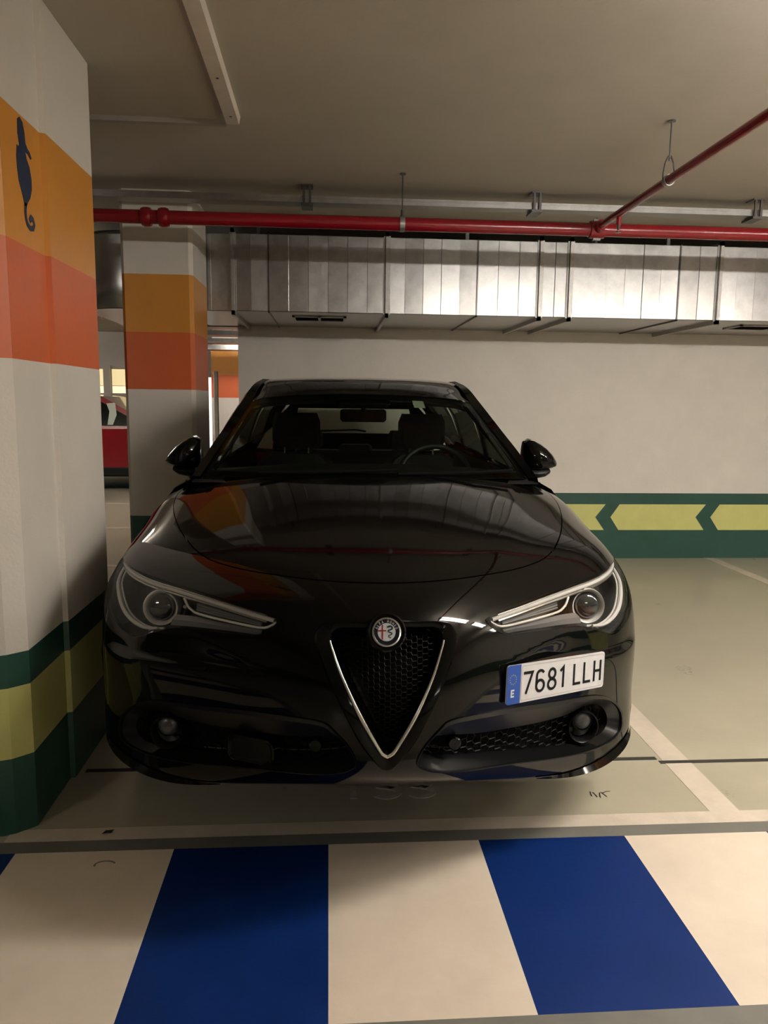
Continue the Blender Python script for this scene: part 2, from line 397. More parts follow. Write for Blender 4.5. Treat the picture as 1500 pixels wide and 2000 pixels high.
mb.prism([(a, 2.232 - (2.24 - b) * 0.98) for a, b in head], sea, 0.0015)
L, Q = stroke(tail, 0.017); n = len(L)
mb.add([sea(p[0], p[1], 0.0015) for p in L + Q], [(i, n + i, n + i + 1, i + 1) for i in range(n - 1)])
tag(mb.build('seahorse_stencil', NAVY, p1), 'dark blue stencilled seahorse')

# ------------------------------------------------------------------ ventilation duct
DY0, DY1, DZ0, DZ1 = 5.62, 6.73, 2.014, 2.541
dt = empty('ventilation_duct', (1.0, 6.1, DZ0), 0, 'long rectangular galvanised air duct along the top of the cream wall', 'duct')
def dl(x, y, z): return (x - 1.0, y - 6.1, z - DZ0)
rng = random.Random(3)
seams = [q * 1.081 for q in (-1.05, -0.62, -0.39, 0.38, 0.98, 1.402, 1.606, 2.355, 2.634, 3.65, 4.7, 5.7, 6.7, 7.8, 8.27)]
for k in range(len(seams) - 1):
    a, b = seams[k], seams[k + 1]
    n = max(1, round((b - a) / 0.138))
    xs = [a + (b - a) * i / n for i in range(n + 1)]
    mb = MB()
    inset = 0.02 if k == 0 else 0.0
    prof = []                                    # zigzag beads pressed in the sheet: (x, dy)
    for i in range(n):
        t = rng.uniform(-0.0032, 0.0032)
        prof.append((xs[i] + 0.0015, inset - t)); prof.append((xs[i + 1] - 0.0015, inset + t))
    m = len(prof)
    zl = [DZ0, DZ0 + 0.004, (DZ0 + DZ1) / 2, DZ1 - 0.004, DZ1]
    vs = [dl(x, DY0 + dy + (0.006 if q in (0, 4) else (rng.uniform(-.001, .001) if q == 2 else 0)), zl[q]) for q in range(5) for x, dy in prof]
    fs = [(q * m + i, q * m + i + 1, (q + 1) * m + i + 1, (q + 1) * m + i) for q in range(4) for i in range(m - 1)]
    mb.add(vs, fs)
    mb.add([dl(a, DY0 + 0.004 + inset, DZ0), dl(b, DY0 + 0.004 + inset, DZ0), dl(b, DY1, DZ0), dl(a, DY1, DZ0), dl(a, DY0 + 0.004 + inset, DZ1), dl(b, DY0 + 0.004 + inset, DZ1), dl(b, DY1, DZ1), dl(a, DY1, DZ1)],
           [(0, 3, 2, 1), (4, 5, 6, 7), (2, 3, 7, 6), (0, 4, 7, 3), (1, 2, 6, 5)])
    mb.build('duct_section', GALV, dt)
for k, x in enumerate(seams[1:-1]):
    big = not any(abs(x - q) < 0.02 for q in (-0.4216, 1.0594, 2.5458))
    hw = 0.011 if big else 0.005
    pr = 0.028 if big else 0.010
    mb = MB()
    mb.box(dl(x - hw, DY0 - pr, DZ0 - pr), dl(x + hw, DY0 + 0.01, DZ1 + pr))
    mb.box(dl(x - hw, DY0 - pr, DZ0 - pr), dl(x + hw, DY1, DZ0 + 0.001))
    mb.box(dl(x - hw, DY0 - pr, DZ1 - 0.001), dl(x + hw, DY1, DZ1 + pr))
    if big:
        mb.box(dl(x - 0.024, DY0 - 0.006, DZ0 - 0.006), dl(x + 0.024, DY0 + 0.005, DZ1 + 0.006))
        for q in range(7): mb.box(dl(x + 0.013, DY0 - 0.012, DZ0 + 0.03 + q * 0.07), dl(x + 0.022, DY0 - 0.004, DZ0 + 0.042 + q * 0.07))
    tag(mb.build('duct_flange', STEEL if not big else GALVD, dt), 'narrow seam frame' if not big else 'bolted steel flange frame')
def vent(x0, x1, y0, y1):
    mb = MB()
    mb.box(dl(x0, y0, DZ0 - 0.012), dl(x1, y0 + 0.02, DZ0)); mb.box(dl(x0, y1 - 0.02, DZ0 - 0.012), dl(x1, y1, DZ0))
    for x in (x0, (x0 + x1) / 2 - 0.01, x1 - 0.02): mb.box(dl(x, y0, DZ0 - 0.012), dl(x + 0.02, y1, DZ0))
    o = mb.build('vent_grille', GALVD, dt)
    MB().box(dl(x0 + 0.01, y0 + 0.01, DZ0 - 0.004), dl(x1 - 0.01, y1 - 0.01, DZ0 + 0.002)).build('vent_opening', VOID, o)
    for q in range(6):
        yy = y0 + 0.03 + (y1 - y0 - 0.06) * q / 5
        MB().add([dl(x0, yy, DZ0 - 0.01), dl(x1, yy, DZ0 - 0.01), dl(x1, yy + 0.018, DZ0 - 0.003), dl(x0, yy + 0.018, DZ0 - 0.003)], [(0, 1, 2, 3), (3, 2, 1, 0)]).build('vent_slat', STEEL, o)
vent(-0.27, 0.13, 5.84, 6.12)
vent(3.17, 3.84, 5.86, 6.14)
# elbow at the left end, rounding towards the far lane
mb = MB()
path = [(-1.13, DY0)] + [(-1.42 - 0.33 * math.sin(R(q)), DY0 + 0.33 - 0.33 * math.cos(R(q))) for q in range(0, 91, 9)] + [(-1.75, 7.5), (-1.75, 9.0)]
zz = [DZ0, DZ0 + 0.03, DZ0 + 0.17, DZ0 + 0.33, DZ1 - 0.03, DZ1]; dd = [0.012, 0.0, -0.022, -0.012, -0.016, 0.012]
rings = [[dl(x + d * 0.7, y + d, z) for x, y in path] for z, d in zip(zz, dd)]
mb.loft(rings, False)
n = len(path)
inner = [(-1.0, DY1)] + [(-1.45, DY1)] * (n - 3) + [(-1.45, 7.5), (-1.45, 9.0)]
for z in (DZ0, DZ1): mb.loft([[dl(x, y, z) for x, y in path], [dl(x, y, z) for x, y in inner]], False)
mb.loft([[dl(x, y, DZ0) for x, y in inner[n - 3:]], [dl(x, y, DZ1) for x, y in inner[n - 3:]]], False)
mb.build('duct_elbow', GALVS, dt, True, 30)
for x in (-0.5, 1.0, 2.5, 4.3, 6.2):
    for y in (DY0 + 0.12, DY1 - 0.12): MB().box(dl(x - 0.012, y - 0.012, DZ1 - 0.002), dl(x + 0.012, y + 0.012, CEIL)).build('support_rod', STEEL, dt)

# ------------------------------------------------------------------ pipes
PY, PZ, PR = 4.55, 2.395, 0.0377
fp = empty('fire_pipe', (0.551, PY, PZ), 0, 'thick red fire pipe running across in front of the air duct', 'pipe')
MB().tube([(-6.0, 0, 0), (8.3, 0, 0)], PR, 20).build('pipe_run', REDP, fp, True)
for x in (-1.565, -1.470):
    MB().lathe((x, 0, 0), (1, 0, 0), [(PR, -0.026), (0.048, -0.026), (0.053, -0.012), (0.053, 0.012), (0.048, 0.026), (PR, 0.026)], 20).build('pipe_coupling', REDP, fp, True)
# tee saddle
mb = MB().lathe((1.0, 0, 0), (1, 0, 0), [(PR, -0.045), (0.048, -0.043), (0.050, 0.0), (0.048, 0.043), (PR, 0.045)], 20)
mb.tube([(1.0, -0.02, 0.0), (1.0, -0.085, 0.012)], 0.031, 16)
mb.build('tee_saddle', REDP, fp, True)
mb = MB().tube([(1.0, 0.0, -0.072), (1.0, 0.0, 0.066)], 0.007, 8)
mb.box((0.978, -0.012, -0.060), (1.022, 0.012, -0.048)).box((0.978, -0.012, 0.046), (1.022, 0.012, 0.058))
mb.build('saddle_bolt', STEEL, fp)
bp = empty('branch_pipe', (1.551, 4.45, 2.404), 0, 'thin red sprinkler branch pipe coming forward from the thick red pipe', 'pipe')
MB().tube([(0, 0.01, 0), (0, -1.0, 0.008), (0, -7.6, 0.035)], 0.0205, 16).build('pipe_run', REDP, bp, True)
MB().tube([(0, -0.25, 0.0), (0, -0.25, -0.058)], 0.013, 10).build('sprinkler_nipple', REDP, bp, True)
mb = MB().tube([(0, -0.25, -0.055), (0, -0.25, -0.085)], 0.008, 8); mb.disc((0, -0.25, -0.098), (0, 0, 1), 0.014, 0.003, 12)
mb.tube([(-0.009, -0.25, -0.085), (-0.011, -0.25, -0.096)], 0.002, 5).tube([(0.009, -0.25, -0.085), (0.011, -0.25, -0.096)], 0.002, 5)
mb.build('sprinkler_head', STEEL, bp, True)
def hanger(x, y, z, r, label):
    t = empty('pipe_hanger', (x, y, z), 0, label, 'pipe hanger', 'steel hangers holding the red pipes')
    h = CEIL - z
    MB().lathe((0, 0, 0), ((0, 1, 0) if r < 0.03 else (1, 0, 0)), [(r + 0.0015, -0.014), (r + 0.005, -0.014), (r + 0.005, 0.014), (r + 0.0015, 0.014)], 20).build('clamp_ring', GALVD, t, True, 30)
    mb = MB()
    if r < 0.03:
        for s in (-1, 1): mb.tube([(s * (r + 0.006), 0, 0.004), (s * (r + 0.006), 0, 0.03), (s * 0.020, 0, 0.075), (s * 0.007, 0, 0.105), (0, 0, 0.11)], 0.0035, 6)
        mb.build('hanger_loop', STEEL, t, True)
        mb = MB().tube([(0, 0, 0.085), (0, 0, h)], 0.004, 6)
    else:
        mb.tube([(0, 0, r + 0.003), (0, 0, r + 0.04)], 0.009, 8); mb.tube([(0, 0, r + 0.03), (0, 0, h)], 0.004, 6)
    mb.build('threaded_rod', STEEL, t)
    MB().disc((0, 0, h - 0.006), (0, 0, 1), 0.018, 0.006, 10).build('ceiling_plate', STEEL, t)
hanger(1.551, 3.60, 2.4108, 0.0205, 'pear shaped steel hanger on the thin red branch pipe')
hanger(0.416, PY, PZ, PR, 'steel clamp on the thick red pipe, above the middle of the duct')

# ------------------------------------------------------------------ cable tray and trunking
ct = empty('cable_tray', (0.5, 4.90, 2.59), 0, 'narrow galvanised cable tray under the ceiling above the thick red pipe', 'cable tray')
MB().box((-6.5, -0.052, -0.020), (8.4, -0.048, 0.020)).box((-6.5, -0.060, -0.020), (8.4, -0.05, -0.017)).box((-6.5, -0.058, 0.004), (8.4, -0.05, 0.007)).build('side_rail', GALV, ct)
MB().box((-6.5, 0.048, -0.020), (8.4, 0.052, 0.022)).build('side_rail', GALV, ct)
MB().box((-6.5, -0.05, -0.020), (8.4, 0.05, -0.017)).build('tray_bottom', GALVD, ct)
mb = MB()
for y in (-0.022, 0.006, 0.030): mb.tube([(-6.5, y, -0.006), (8.4, y, -0.006)], 0.009, 8)
mb.build('cable', TRUNK, ct, True)
for x in (-3.43, -2.03, -0.632, 0.768, 2.17, 3.57, 4.97):
    mb = MB()
    h = CEIL - 2.59
    mb.box((x - 0.036, -0.080, h - 0.008), (x + 0.036, 0.02, h))
    for s in (-1, 1): mb.box((x + s * 0.018 - 0.007, -0.076, -0.03), (x + s * 0.018 + 0.007, -0.062, h))
    mb.box((x - 0.034, -0.078, -0.040), (x + 0.034, 0.06, -0.026))
    mb.build('tray_hanger', STEEL, ct)
lb = empty('lamp_batten', (-0.43, 2.3, CEIL), 0, 'white empty lamp batten fixed along the ceiling near the left pillar', 'lamp batten')
MB().add([(-0.034, -1.3, 0), (0.034, -1.3, 0), (0.028, -1.3, -0.035), (-0.028, -1.3, -0.035), (-0.042, 1.46, 0), (0.026, 1.46, 0), (0.020, 1.46, -0.035), (-0.036, 1.46, -0.035)],
         [(0, 1, 2, 3), (7, 6, 5, 4), (0, 3, 7, 4), (1, 5, 6, 2), (3, 2, 6, 7), (0, 4, 5, 1)]).build('batten_channel', BATTEN, lb)
for y in (0.95, 1.36): MB().disc((-0.006, y, -0.037), (0, 0, 1), 0.006, 0.003, 10).build('screw_hole', STEEL, lb)
MB().box((-0.060, -1.3, -0.010), (-0.036, 1.40, 0)).build('batten_flange', TRUNK, lb)
tr = MB().box((-2.2, 3.80, CEIL - 0.022), (-0.475, 3.835, CEIL)).build('cable_trunking', TRUNK)
tag(tr, 'flat grey trunking across the ceiling, from the near pillar to the batten', 'cable trunking')
tr = MB().box((-2.6, 5.09, CEIL - 0.016), (-0.487, 5.12, CEIL)).build('cable_trunking', TRUNK)
tag(tr, 'thin pale trunking on the ceiling above the cable tray', 'cable trunking')

# ------------------------------------------------------------------ far lane behind the pillars
far = [(8.2, 2.205, 0.34, 0.06), (9.2, 2.21, 0.34, 0.06), (10.2, 2.205, 0.30, 0.06), (11.2, 2.18, 0.34, 0.06), (12.2, 2.15, 0.30, 0.07), (8.7, 2.36, 0.30, 0.08)]
names = ['nearest', 'second', 'third', 'fourth', 'fifth', 'highest']
for (y, z, wd, hh), nm in zip(far, names):
    o = empty('ceiling_tray', (-1.0, y, z), 0, '%s of the steel trays crossing the ceiling behind the second pillar' % nm, 'cable tray', 'steel trays over the far lane')
    MB().box((-0.95, -wd / 2, 0), (2.2, wd / 2, 0.004)).box((-0.95, -wd / 2 - 0.003, 0), (2.2, -wd / 2, hh)).box((-0.95, wd / 2, 0), (2.2, wd / 2 + 0.003, hh)).build('tray_channel', GALV, o)
    for x in (-0.8, 0.6, 2.0): MB().box((x - 0.01, -0.01, 0.003), (x + 0.01, 0.01, CEIL - z)).build('tray_hanger', STEEL, o)
o = empty('drop_pipe', (-3.0, 10.05, 2.585), 0, 'sloping red pipe seen between the two striped pillars', 'pipe')
MB().tube([(0, 0, 0), (0.92, -1.28, -0.47)], 0.03, 12).build('pipe_run', REDP, o, True)
MB().tube([(0, 0, 0), (0, 0, 0.085)], 0.03, 12).build('pipe_riser', REDP, o, True)
MB().tube([(0.30, -0.42, -0.16), (0.30, -0.42, -0.25)], 0.012, 8).build('sprinkler_nipple', REDP, o, True)
MB().tube([(0.85, -1.18, -0.42), (0.85, -1.18, CEIL - 2.585)], 0.005, 6).build('threaded_rod', STEEL, o)
po = empty('corner_post', (-1.312, 9.2, 0), 0, 'slim white post standing beyond the second striped pillar', 'post')
MB().box((-0.025, -0.025, 0), (0.025, 0.025, 1.72), 0.006).build('post_shaft', BATTEN, po)
MB().box((-0.04, -0.06, 0), (0.06, 0.06, 0.012)).build('base_plate', GALVD, po)
vl = empty('upright_lamp', (-1.385, 9.2, 0.5), 0, 'lit upright tube lamp beside the slim white post beyond the second pillar', 'lamp')
MB().tube([(0, 0, 0.02), (0, 0, 1.15)], 0.020, 12).build('tube', TUBEV, vl, True)
MB().tube([(0, 0, -0.5), (0, 0, 0.02)], 0.024, 12).build('tube_foot', BATTEN, vl, True)
MB().tube([(0, 0, 1.15), (0, 0, 1.19)], 0.023, 12).build('end_cap', BATTEN, vl, True)
# red hatchback parked side on across the far lane
rc = empty('hatchback', (-3.7, 12.75, 0), 0, 'red hatchback parked across the far lane, seen between the two pillars', 'car')
low = [(-2.0, .25), (-2.02, .55), (-1.93, .80), (-1.75, .90), (1.15, .95), (1.9, .80), (2.0, .62), (2.02, .28)]
top = [(-1.78, .89), (-1.45, 1.36), (-1.2, 1.455), (-0.4, 1.475), (0.25, 1.43), (1.12, .94)]
def arch(px, r=0.34): return [(px + r * math.cos(R(q)), max(.25, 0.30 + r * math.sin(R(q)))) for q in (180, 155, 130, 110, 90, 70, 50, 25, 0)]
poly = low + arch(1.28)[::-1] + arch(-1.28)[::-1]
mb = MB()
n = len(poly)
for s in (-1, 1):
    rings = [[(x, s * 0.84, z) for x, z in poly], [(x, s * 0.80, z) for x, z in poly]]
    mb.loft(rings, True); mb.add(rings[0], [tuple(range(n)) if s > 0 else tuple(reversed(range(n)))])
mb.loft([[(x, -0.82, z) for x, z in low], [(x, 0.82, z) for x, z in low]], False)
mb.build('body_shell', REDCAR, rc)
mb = MB().loft([[(x, -0.80 + max(0, z - .9) * 0.28, z) for x, z in top], [(x, 0.80 - max(0, z - .9) * 0.28, z) for x, z in top]], False)
mb.build('roof_shell', REDCAR, rc)
def rside(pts, y=None): return [(x, -0.80 + (z - .9) * 0.28 - 0.004, z) for x, z in pts]
t2 = [(-1.78, .90), (-1.45, 1.36), (-1.2, 1.455), (-0.4, 1.475), (0.25, 1.43), (1.12, .95)]
w1 = [(-1.48, .99), (-1.32, 1.33), (-0.5, 1.40), (-0.5, .985)]; w2 = [(-0.4, .985), (-0.4, 1.40), (0.22, 1.36), (0.92, .985)]
mb = MB(); mb.add(rside(t2), [tuple(range(6))]); mb.add([(x, -y, z) for x, y, z in rside(t2)], [tuple(range(6))])
mb.build('cabin_frame', REDCAR, rc)
for wq in (w1, w2):
    mb = MB().add([(x, y - 0.004, z) for x, y, z in rside(wq)], [(0, 3, 2, 1)])
    mb.build('side_window', GLOSSB, rc)
for a, b in ((0.36, 0.46), (0.08, 0.13)):
    pts = [(a, 1.0), (a + .02, 1.2), (a - .03, 1.32), (b, 1.33), (b + .03, 1.15), (b - .02, 1.0)]
    MB().add([(x, y - 0.007, z) for x, y, z in rside(pts)], [(0, 5, 4, 3, 2, 1)]).build('window_sticker', TAG, rc)
MB().box((-0.95, -0.855, .22), (0.95, 0.855, .36), 0.02).build('side_sill', MATTB, rc)
for x in (-1.28, 1.28):
    for s in (-1, 1):
        o = MB().lathe((x, s * 0.76, 0.30), (0, s, 0), [(0.18, -0.09), (0.29, -0.09), (0.30, -0.05), (0.30, 0.05), (0.29, 0.08), (0.19, 0.085)], 24).build('wheel', RUBBER, rc, True)
        MB().lathe((x, s * 0.76, 0.30), (0, s, 0), [(0.0, 0.06), (0.06, 0.07), (0.17, 0.05), (0.19, 0.085)], 16).build('wheel_rim', ALU, o, True)
# a dry leaf on the line in front of the near pillar
lf = MB().add([(-0.708 + (x + 0.708) * .55, 2.366 + (y - 2.366) * .7, z) for x, y, z in ((-0.742, 2.352, .004), (-0.725, 2.372, .008), (-0.70, 2.380, .006), (-0.675, 2.375, .010), (-0.69, 2.356, .005), (-0.715, 2.348, .009), (-0.71, 2.364, .0025))],
              [(0, 1, 6), (1, 2, 6), (2, 3, 6), (3, 4, 6), (4, 5, 6), (5, 0, 6)]).build('dry_leaf', LEAF)
tag(lf, 'small dark dried leaf lying on the cream line by the near pillar', 'leaf')

# ------------------------------------------------------------------ fluorescent lamps (outside the frame)
def lamp(x, y, z, rz, watts, where):
    t = empty('fluorescent_lamp', (x, y, z), R(rz), 'twin tube fluorescent lamp ' + where, 'lamp', 'fluorescent lamps of the garage')
    MB().add([(-.75, -.03, .06), (.75, -.03, .06), (.75, .03, .06), (-.75, .03, .06), (-.75, -.02, .025), (.75, -.02, .025), (.75, .02, .025), (-.75, .02, .025)],
             [(0, 1, 2, 3), (7, 6, 5, 4), (0, 4, 5, 1), (1, 5, 6, 2), (2, 6, 7, 3), (3, 7, 4, 0)]).build('lamp_housing', BATTEN, t)
    tm = mat('lit tube %g W' % watts, (0.9, 0.9, 0.9), 0.4, emit=LAMP_COLOUR, estr=watts / (2 * 0.1759 * math.pi))
    for s in (-1, 1): MB().tube([(-.7, s * .046, .012), (.7, s * .046, .012)], .020, 12).build('tube', tm, t, True)
    for q in (-.5, .5): MB().tube([(q, 0, .06), (q, 0, CEIL - z)], .006, 6).build('suspension_rod', STEEL, t)
    for s in (-1, 1): MB().box((s * .722 - .02, -.07, -.010), (s * .722 + .02, .07, .034)).build('end_cap', BATTEN, t)
for L_ in LAMPS: lamp(*L_)
# ------------------------------------------------------------------ the black car
CX, D0, YAW = 0.147, 1.78, 0.012
car = empty('sport_utility_car', (CX, D0, 0), -YAW, 'black sport utility car parked nose out, with an offset number plate and a shield grille', 'car')
# body skin: a bicubic B-spline over (u across, v from the lip over the nose and bonnet to the windscreen)
def _net():
    c = [0, .17, .35, .53, .70, .82, .90, .945]; L = []
    def row(xs, ys, zs): L.append(list(zip(xs, ys, zs)))
    row(c,[.26,.27,.33,.42,.52,.62,.74,.88],[.33,.33,.31,.27,.24,.235,.24,.25])      #0 under lip
    row(c,[.13,.15,.23,.34,.46,.58,.71,.86],[.375,.37,.325,.27,.235,.225,.23,.245])       #1 lip
    row(c,[.04,.07,.19,.33,.46,.58,.705,.86],[.44,.43,.40,.355,.33,.325,.325,.33])         #2 intake bottom
    row(c,[.0,.06,.19,.33,.465,.585,.71,.87],[.53,.53,.52,.49,.455,.445,.44,.44])         #3 intake top
    row(c,[-.02,.04,.18,.30,.42,.54,.69,.88],[.64,.64,.63,.61,.60,.59,.585,.58])            #4
    row([0,.17,.35,.53,.70,.82,.90,.945],[.01,.065,.215,.345,.475,.595,.73,.89],[.75,.75,.745,.73,.71,.70,.70,.70]) #5
    row([0,.17,.35,.53,.70,.82,.89,.93],[.07,.115,.25,.40,.54,.67,.80,.93],[.845,.845,.83,.82,.82,.815,.80,.77])  #6
    row([0,.17,.35,.53,.70,.815,.88,.92],[.19,.22,.34,.51,.68,.82,.94,1.04],[.918,.917,.912,.908,.90,.885,.86,.80]) #7
    row([0,.17,.35,.53,.69,.80,.87,.91],[.42,.44,.54,.70,.86,.98,1.07,1.14],[.962,.962,.96,.952,.94,.922,.895,.83]) #8
    row([0,.17,.35,.53,.68,.79,.865,.905],[.75,.77,.85,.98,1.10,1.18,1.24,1.3],[1.015,1.015,1.012,1.0,.982,.96,.925,.86]) #9
    row([0,.17,.35,.52,.68,.80,.878,.918],[1.1,1.11,1.17,1.26,1.35,1.41,1.45,1.49],[1.068,1.068,1.064,1.051,1.028,.998,.96,.90]) #10
    row([0,.17,.34,.50,.67,.79,.865,.905],[1.36,1.37,1.42,1.50,1.58,1.64,1.68,1.71],[1.10,1.10,1.096,1.084,1.058,1.025,.985,.93]) #11
    return np.array(L)
_N = _net()
_M = _N[:, :0:-1].copy(); _M[..., 0] *= -1
_A = np.concatenate([_M, _N], 1)
_A = np.concatenate([2 * _A[:, :1] - _A[:, 1:2], _A, 2 * _A[:, -1:] - _A[:, -2:-1]], 1)
FULL = np.concatenate([2 * _A[:1] - _A[1:2], _A, 2 * _A[-1:] - _A[-2:-1]], 0)
def _basis(t, n):
    i = np.clip(np.floor(t).astype(int), 0, n - 1); f = t - i
    return i, np.stack([(1 - f) ** 3, 3 * f ** 3 - 6 * f ** 2 + 4, -3 * f ** 3 + 3 * f ** 2 + 3 * f + 1, f ** 3], -1) / 6
def S0(u, v):
    u = np.clip(np.atleast_1d(np.asarray(u, float)), -7, 7) + 7; v = np.clip(np.atleast_1d(np.asarray(v, float)), 0, 11)
    i, wu = _basis(u, 14); j, wv = _basis(v, 11)
    out = np.zeros(u.shape + (3,))
    for a in range(4):
        for b in range(4): out += (wv[..., b] * wu[..., a])[..., None] * FULL[j + b, i + a]
    return out
def N0(u, v, e=.03):
    u = np.atleast_1d(np.asarray(u, float)); v = np.atleast_1d(np.asarray(v, float))
    n = np.cross(S0(u + e, v) - S0(u - e, v), S0(u, v + e) - S0(u, v - e))
    return n / (np.linalg.norm(n, axis=-1, keepdims=True) + 1e-12)
def smooth01(t): t = np.clip(t, 0, 1); return t * t * (3 - 2 * t)
def dent(u, v):
    """pressed scallop under each headlamp and soft bonnet creases"""
    a = np.abs(u)
    lo = np.interp(a, [1.70, 2.9, 4.6, 7], [4.46, 4.34, 4.20, 4.1]); hi = np.interp(a, [1.70, 2.4, 3.2, 7], [4.50, 4.85, 5.25, 5.3])
    t = (v - lo) / np.maximum(hi - lo, 1e-3)
    dep = 0.011 * smooth01((a - 1.72) / 1.2) * smooth01((6.4 - a) / 1.5)
    d = -dep * np.where(t < 0, 0, smooth01(t / 0.16) * (1 - smooth01((t - 0.16) / 0.84)))
    c = np.interp(v, [6.2, 7, 9, 11], [1.3, 1.75, 3.0, 4.1])                # crease running back from the grille
    d = d + 0.004 * np.exp(-((a - c) / 0.75) ** 2) * smooth01((v - 6.4) / 2.2)
    return d
def S(u, v): return S0(u, v) + N0(u, v) * dent(np.atleast_1d(u), np.atleast_1d(v))[..., None]
def SN(u, v, e=.03):
    u = np.atleast_1d(np.asarray(u, float)); v = np.atleast_1d(np.asarray(v, float))
    n = np.cross(S(u + e, v) - S(u - e, v), S(u, v + e) - S(u, v - e))
    return n / (np.linalg.norm(n, axis=-1, keepdims=True) + 1e-12)
def P(uv, off=0.0):
    """point(s) on the skin, lifted by off"""
    a = np.atleast_2d(np.asarray(uv, float)); o = np.asarray(off, float)
    return S(a[:, 0], a[:, 1]) + SN(a[:, 0], a[:, 1]) * (o[:, None] if o.ndim else o)
def mirror(pts): return [(-a, b) for a, b in pts][::-1]
def curve(pts, closed=False, step=0.06):
    """Catmull-Rom resample in (u, v)"""
    p = [np.array(q, float) for q in pts]; n = len(p); out = []
    for i in range(n if closed else n - 1):
        p1, p2 = p[i], p[(i + 1) % n]
        p0 = p[i - 1] if (closed or i > 0) else 2 * p1 - p2
        p3 = p[(i + 2) % n] if (closed or i < n - 2) else 2 * p2 - p1
        k = max(1, int(np.linalg.norm(p2 - p1) / step))
        for q in range(k):
            t = q / k
            out.append(0.5 * (2 * p1 + (p2 - p0) * t + (2 * p0 - 5 * p1 + 4 * p2 - p3) * t * t + (3 * p1 - p0 - 3 * p2 + p3) * t ** 3))
    if not closed: out.append(p[-1])
    return [tuple(q) for q in out]
def inpoly(px, py, poly):
    c = np.zeros(px.shape, bool); n = len(poly); j = n - 1
    for i in range(n):
        xi, yi = poly[i]; xj, yj = poly[j]
        m = ((yi > py) != (yj > py)) & (px < (xj - xi) * (py - yi) / ((yj - yi) if yj != yi else 1e-12) + xi)
        c ^= m; j = i
    return c
def resample(pts, n, closed=True):
    p = np.array(list(pts) + ([pts[0]] if closed else [])); d = np.r_[0, np.cumsum(np.linalg.norm(np.diff(p, axis=0), axis=1))]
    t = np.linspace(0, d[-1], n + 1)[:-1] if closed else np.linspace(0, d[-1], n)
    return np.stack([np.interp(t, d, p[:, 0]), np.interp(t, d, p[:, 1])], 1)

# outlines on the skin, right half (mirrored for the left)
HL_OUT = [(1.547, 5.809), (1.70, 5.89), (2.282, 6.075), (3.007, 6.222), (3.904, 6.333), (4.722, 6.45), (5.5, 6.63), (5.95, 6.78), (6.14, 6.66), (6.22, 5.95), (6.12, 5.42), (5.45, 5.02), (4.877, 4.79), (4.456, 4.71), (4.162, 4.80), (3.871, 4.94), (3.533, 5.075), (3.25, 5.15), (2.657, 5.195), (2.223, 5.228), (1.996, 5.259), (1.80, 5.373), (1.63, 5.60)]
HL_STRIP = [(1.72, 5.775), (2.133, 5.865), (2.825, 6.02), (3.525, 6.125), (3.983, 6.165), (4.484, 6.24), (5.187, 6.40), (5.85, 6.62)]
HL_HOOK = [(1.70, 5.755), (1.83, 5.59), (1.99, 5.53), (2.458, 5.558), (2.922, 5.611), (3.12, 5.66), (3.23, 5.76), (3.34, 5.98)]
HL_RIM = [(5.95, 6.60), (6.08, 6.05), (5.62, 5.68), (5.10, 5.30), (4.645, 5.08), (4.259, 5.00), (3.912, 5.05)]
HL_PROJ = (3.96, 5.651)
GR_OUT = [(0, 6.003), (0.27, 5.99), (0.82, 5.916), (0.988, 5.781), (1.055, 5.523), (1.035, 5.291), (0.871, 4.664), (0.636, 3.908), (0.402, 3.185), (0.201, 2.686), (0.075, 2.40), (0, 2.345)]
GR_IN = [(0, 5.862), (0.25, 5.853), (0.712, 5.796), (0.803, 5.725), (0.828, 5.472), (0.769, 5.18), (0.669, 4.761), (0.533, 4.307), (0.373, 3.81), (0.204, 3.31), (0.075, 2.93), (0, 2.85)]
IN_OUT = [(0.787, 3.426), (0.994, 3.598), (1.771, 3.521), (2.727, 3.423), (3.363, 3.388), (3.872, 3.316), (4.402, 3.063), (4.914, 2.575), (5.05, 2.122), (4.881, 1.90), (4.337, 1.83), (3.242, 1.861), (2.045, 1.954), (1.206, 2.002), (0.739, 2.128), (0.508, 2.345), (0.443, 2.564), (0.548, 3.006)]
IN_IN = [(0.738, 3.056), (1.074, 3.012), (1.659, 2.867), (2.568, 2.802), (3.278, 2.843), (3.81, 2.956), (4.251, 2.867), (4.602, 2.558), (4.678, 2.227), (4.436, 2.044), (4.086, 2.032), (3.234, 2.009), (2.037, 2.108), (1.197, 2.186), (0.763, 2.289), (0.579, 2.432), (0.529, 2.607), (0.594, 2.911)]
HOOD = [(0, 6.967), (0.535, 6.97), (1.1, 6.977), (1.67, 6.992), (2.091, 7.0), (2.496, 7.037), (2.9, 7.134), (3.238, 7.348), (3.595, 7.718), (4.047, 8.238), (4.565, 8.902), (4.899, 9.562), (5.04, 10.205), (4.99, 10.7), (4.9, 10.98)]
half = lambda pts: curve(pts, False)
hl = {1: curve(HL_OUT, True), -1: mirror(curve(HL_OUT, True))}
gr_o = half(GR_OUT)[:-1] + [GR_OUT[-1]] + mirror(half(GR_OUT))[1:-1]
gr_i = half(GR_IN)[:-1] + [GR_IN[-1]] + mirror(half(GR_IN))[1:-1]
it = {1: curve(IN_OUT, True), -1: mirror(curve(IN_OUT, True))}
iti = {1: curve(IN_IN, True), -1: mirror(curve(IN_IN, True))}
hood_h = half(HOOD)
hood = hood_h + mirror(hood_h)[:-1]
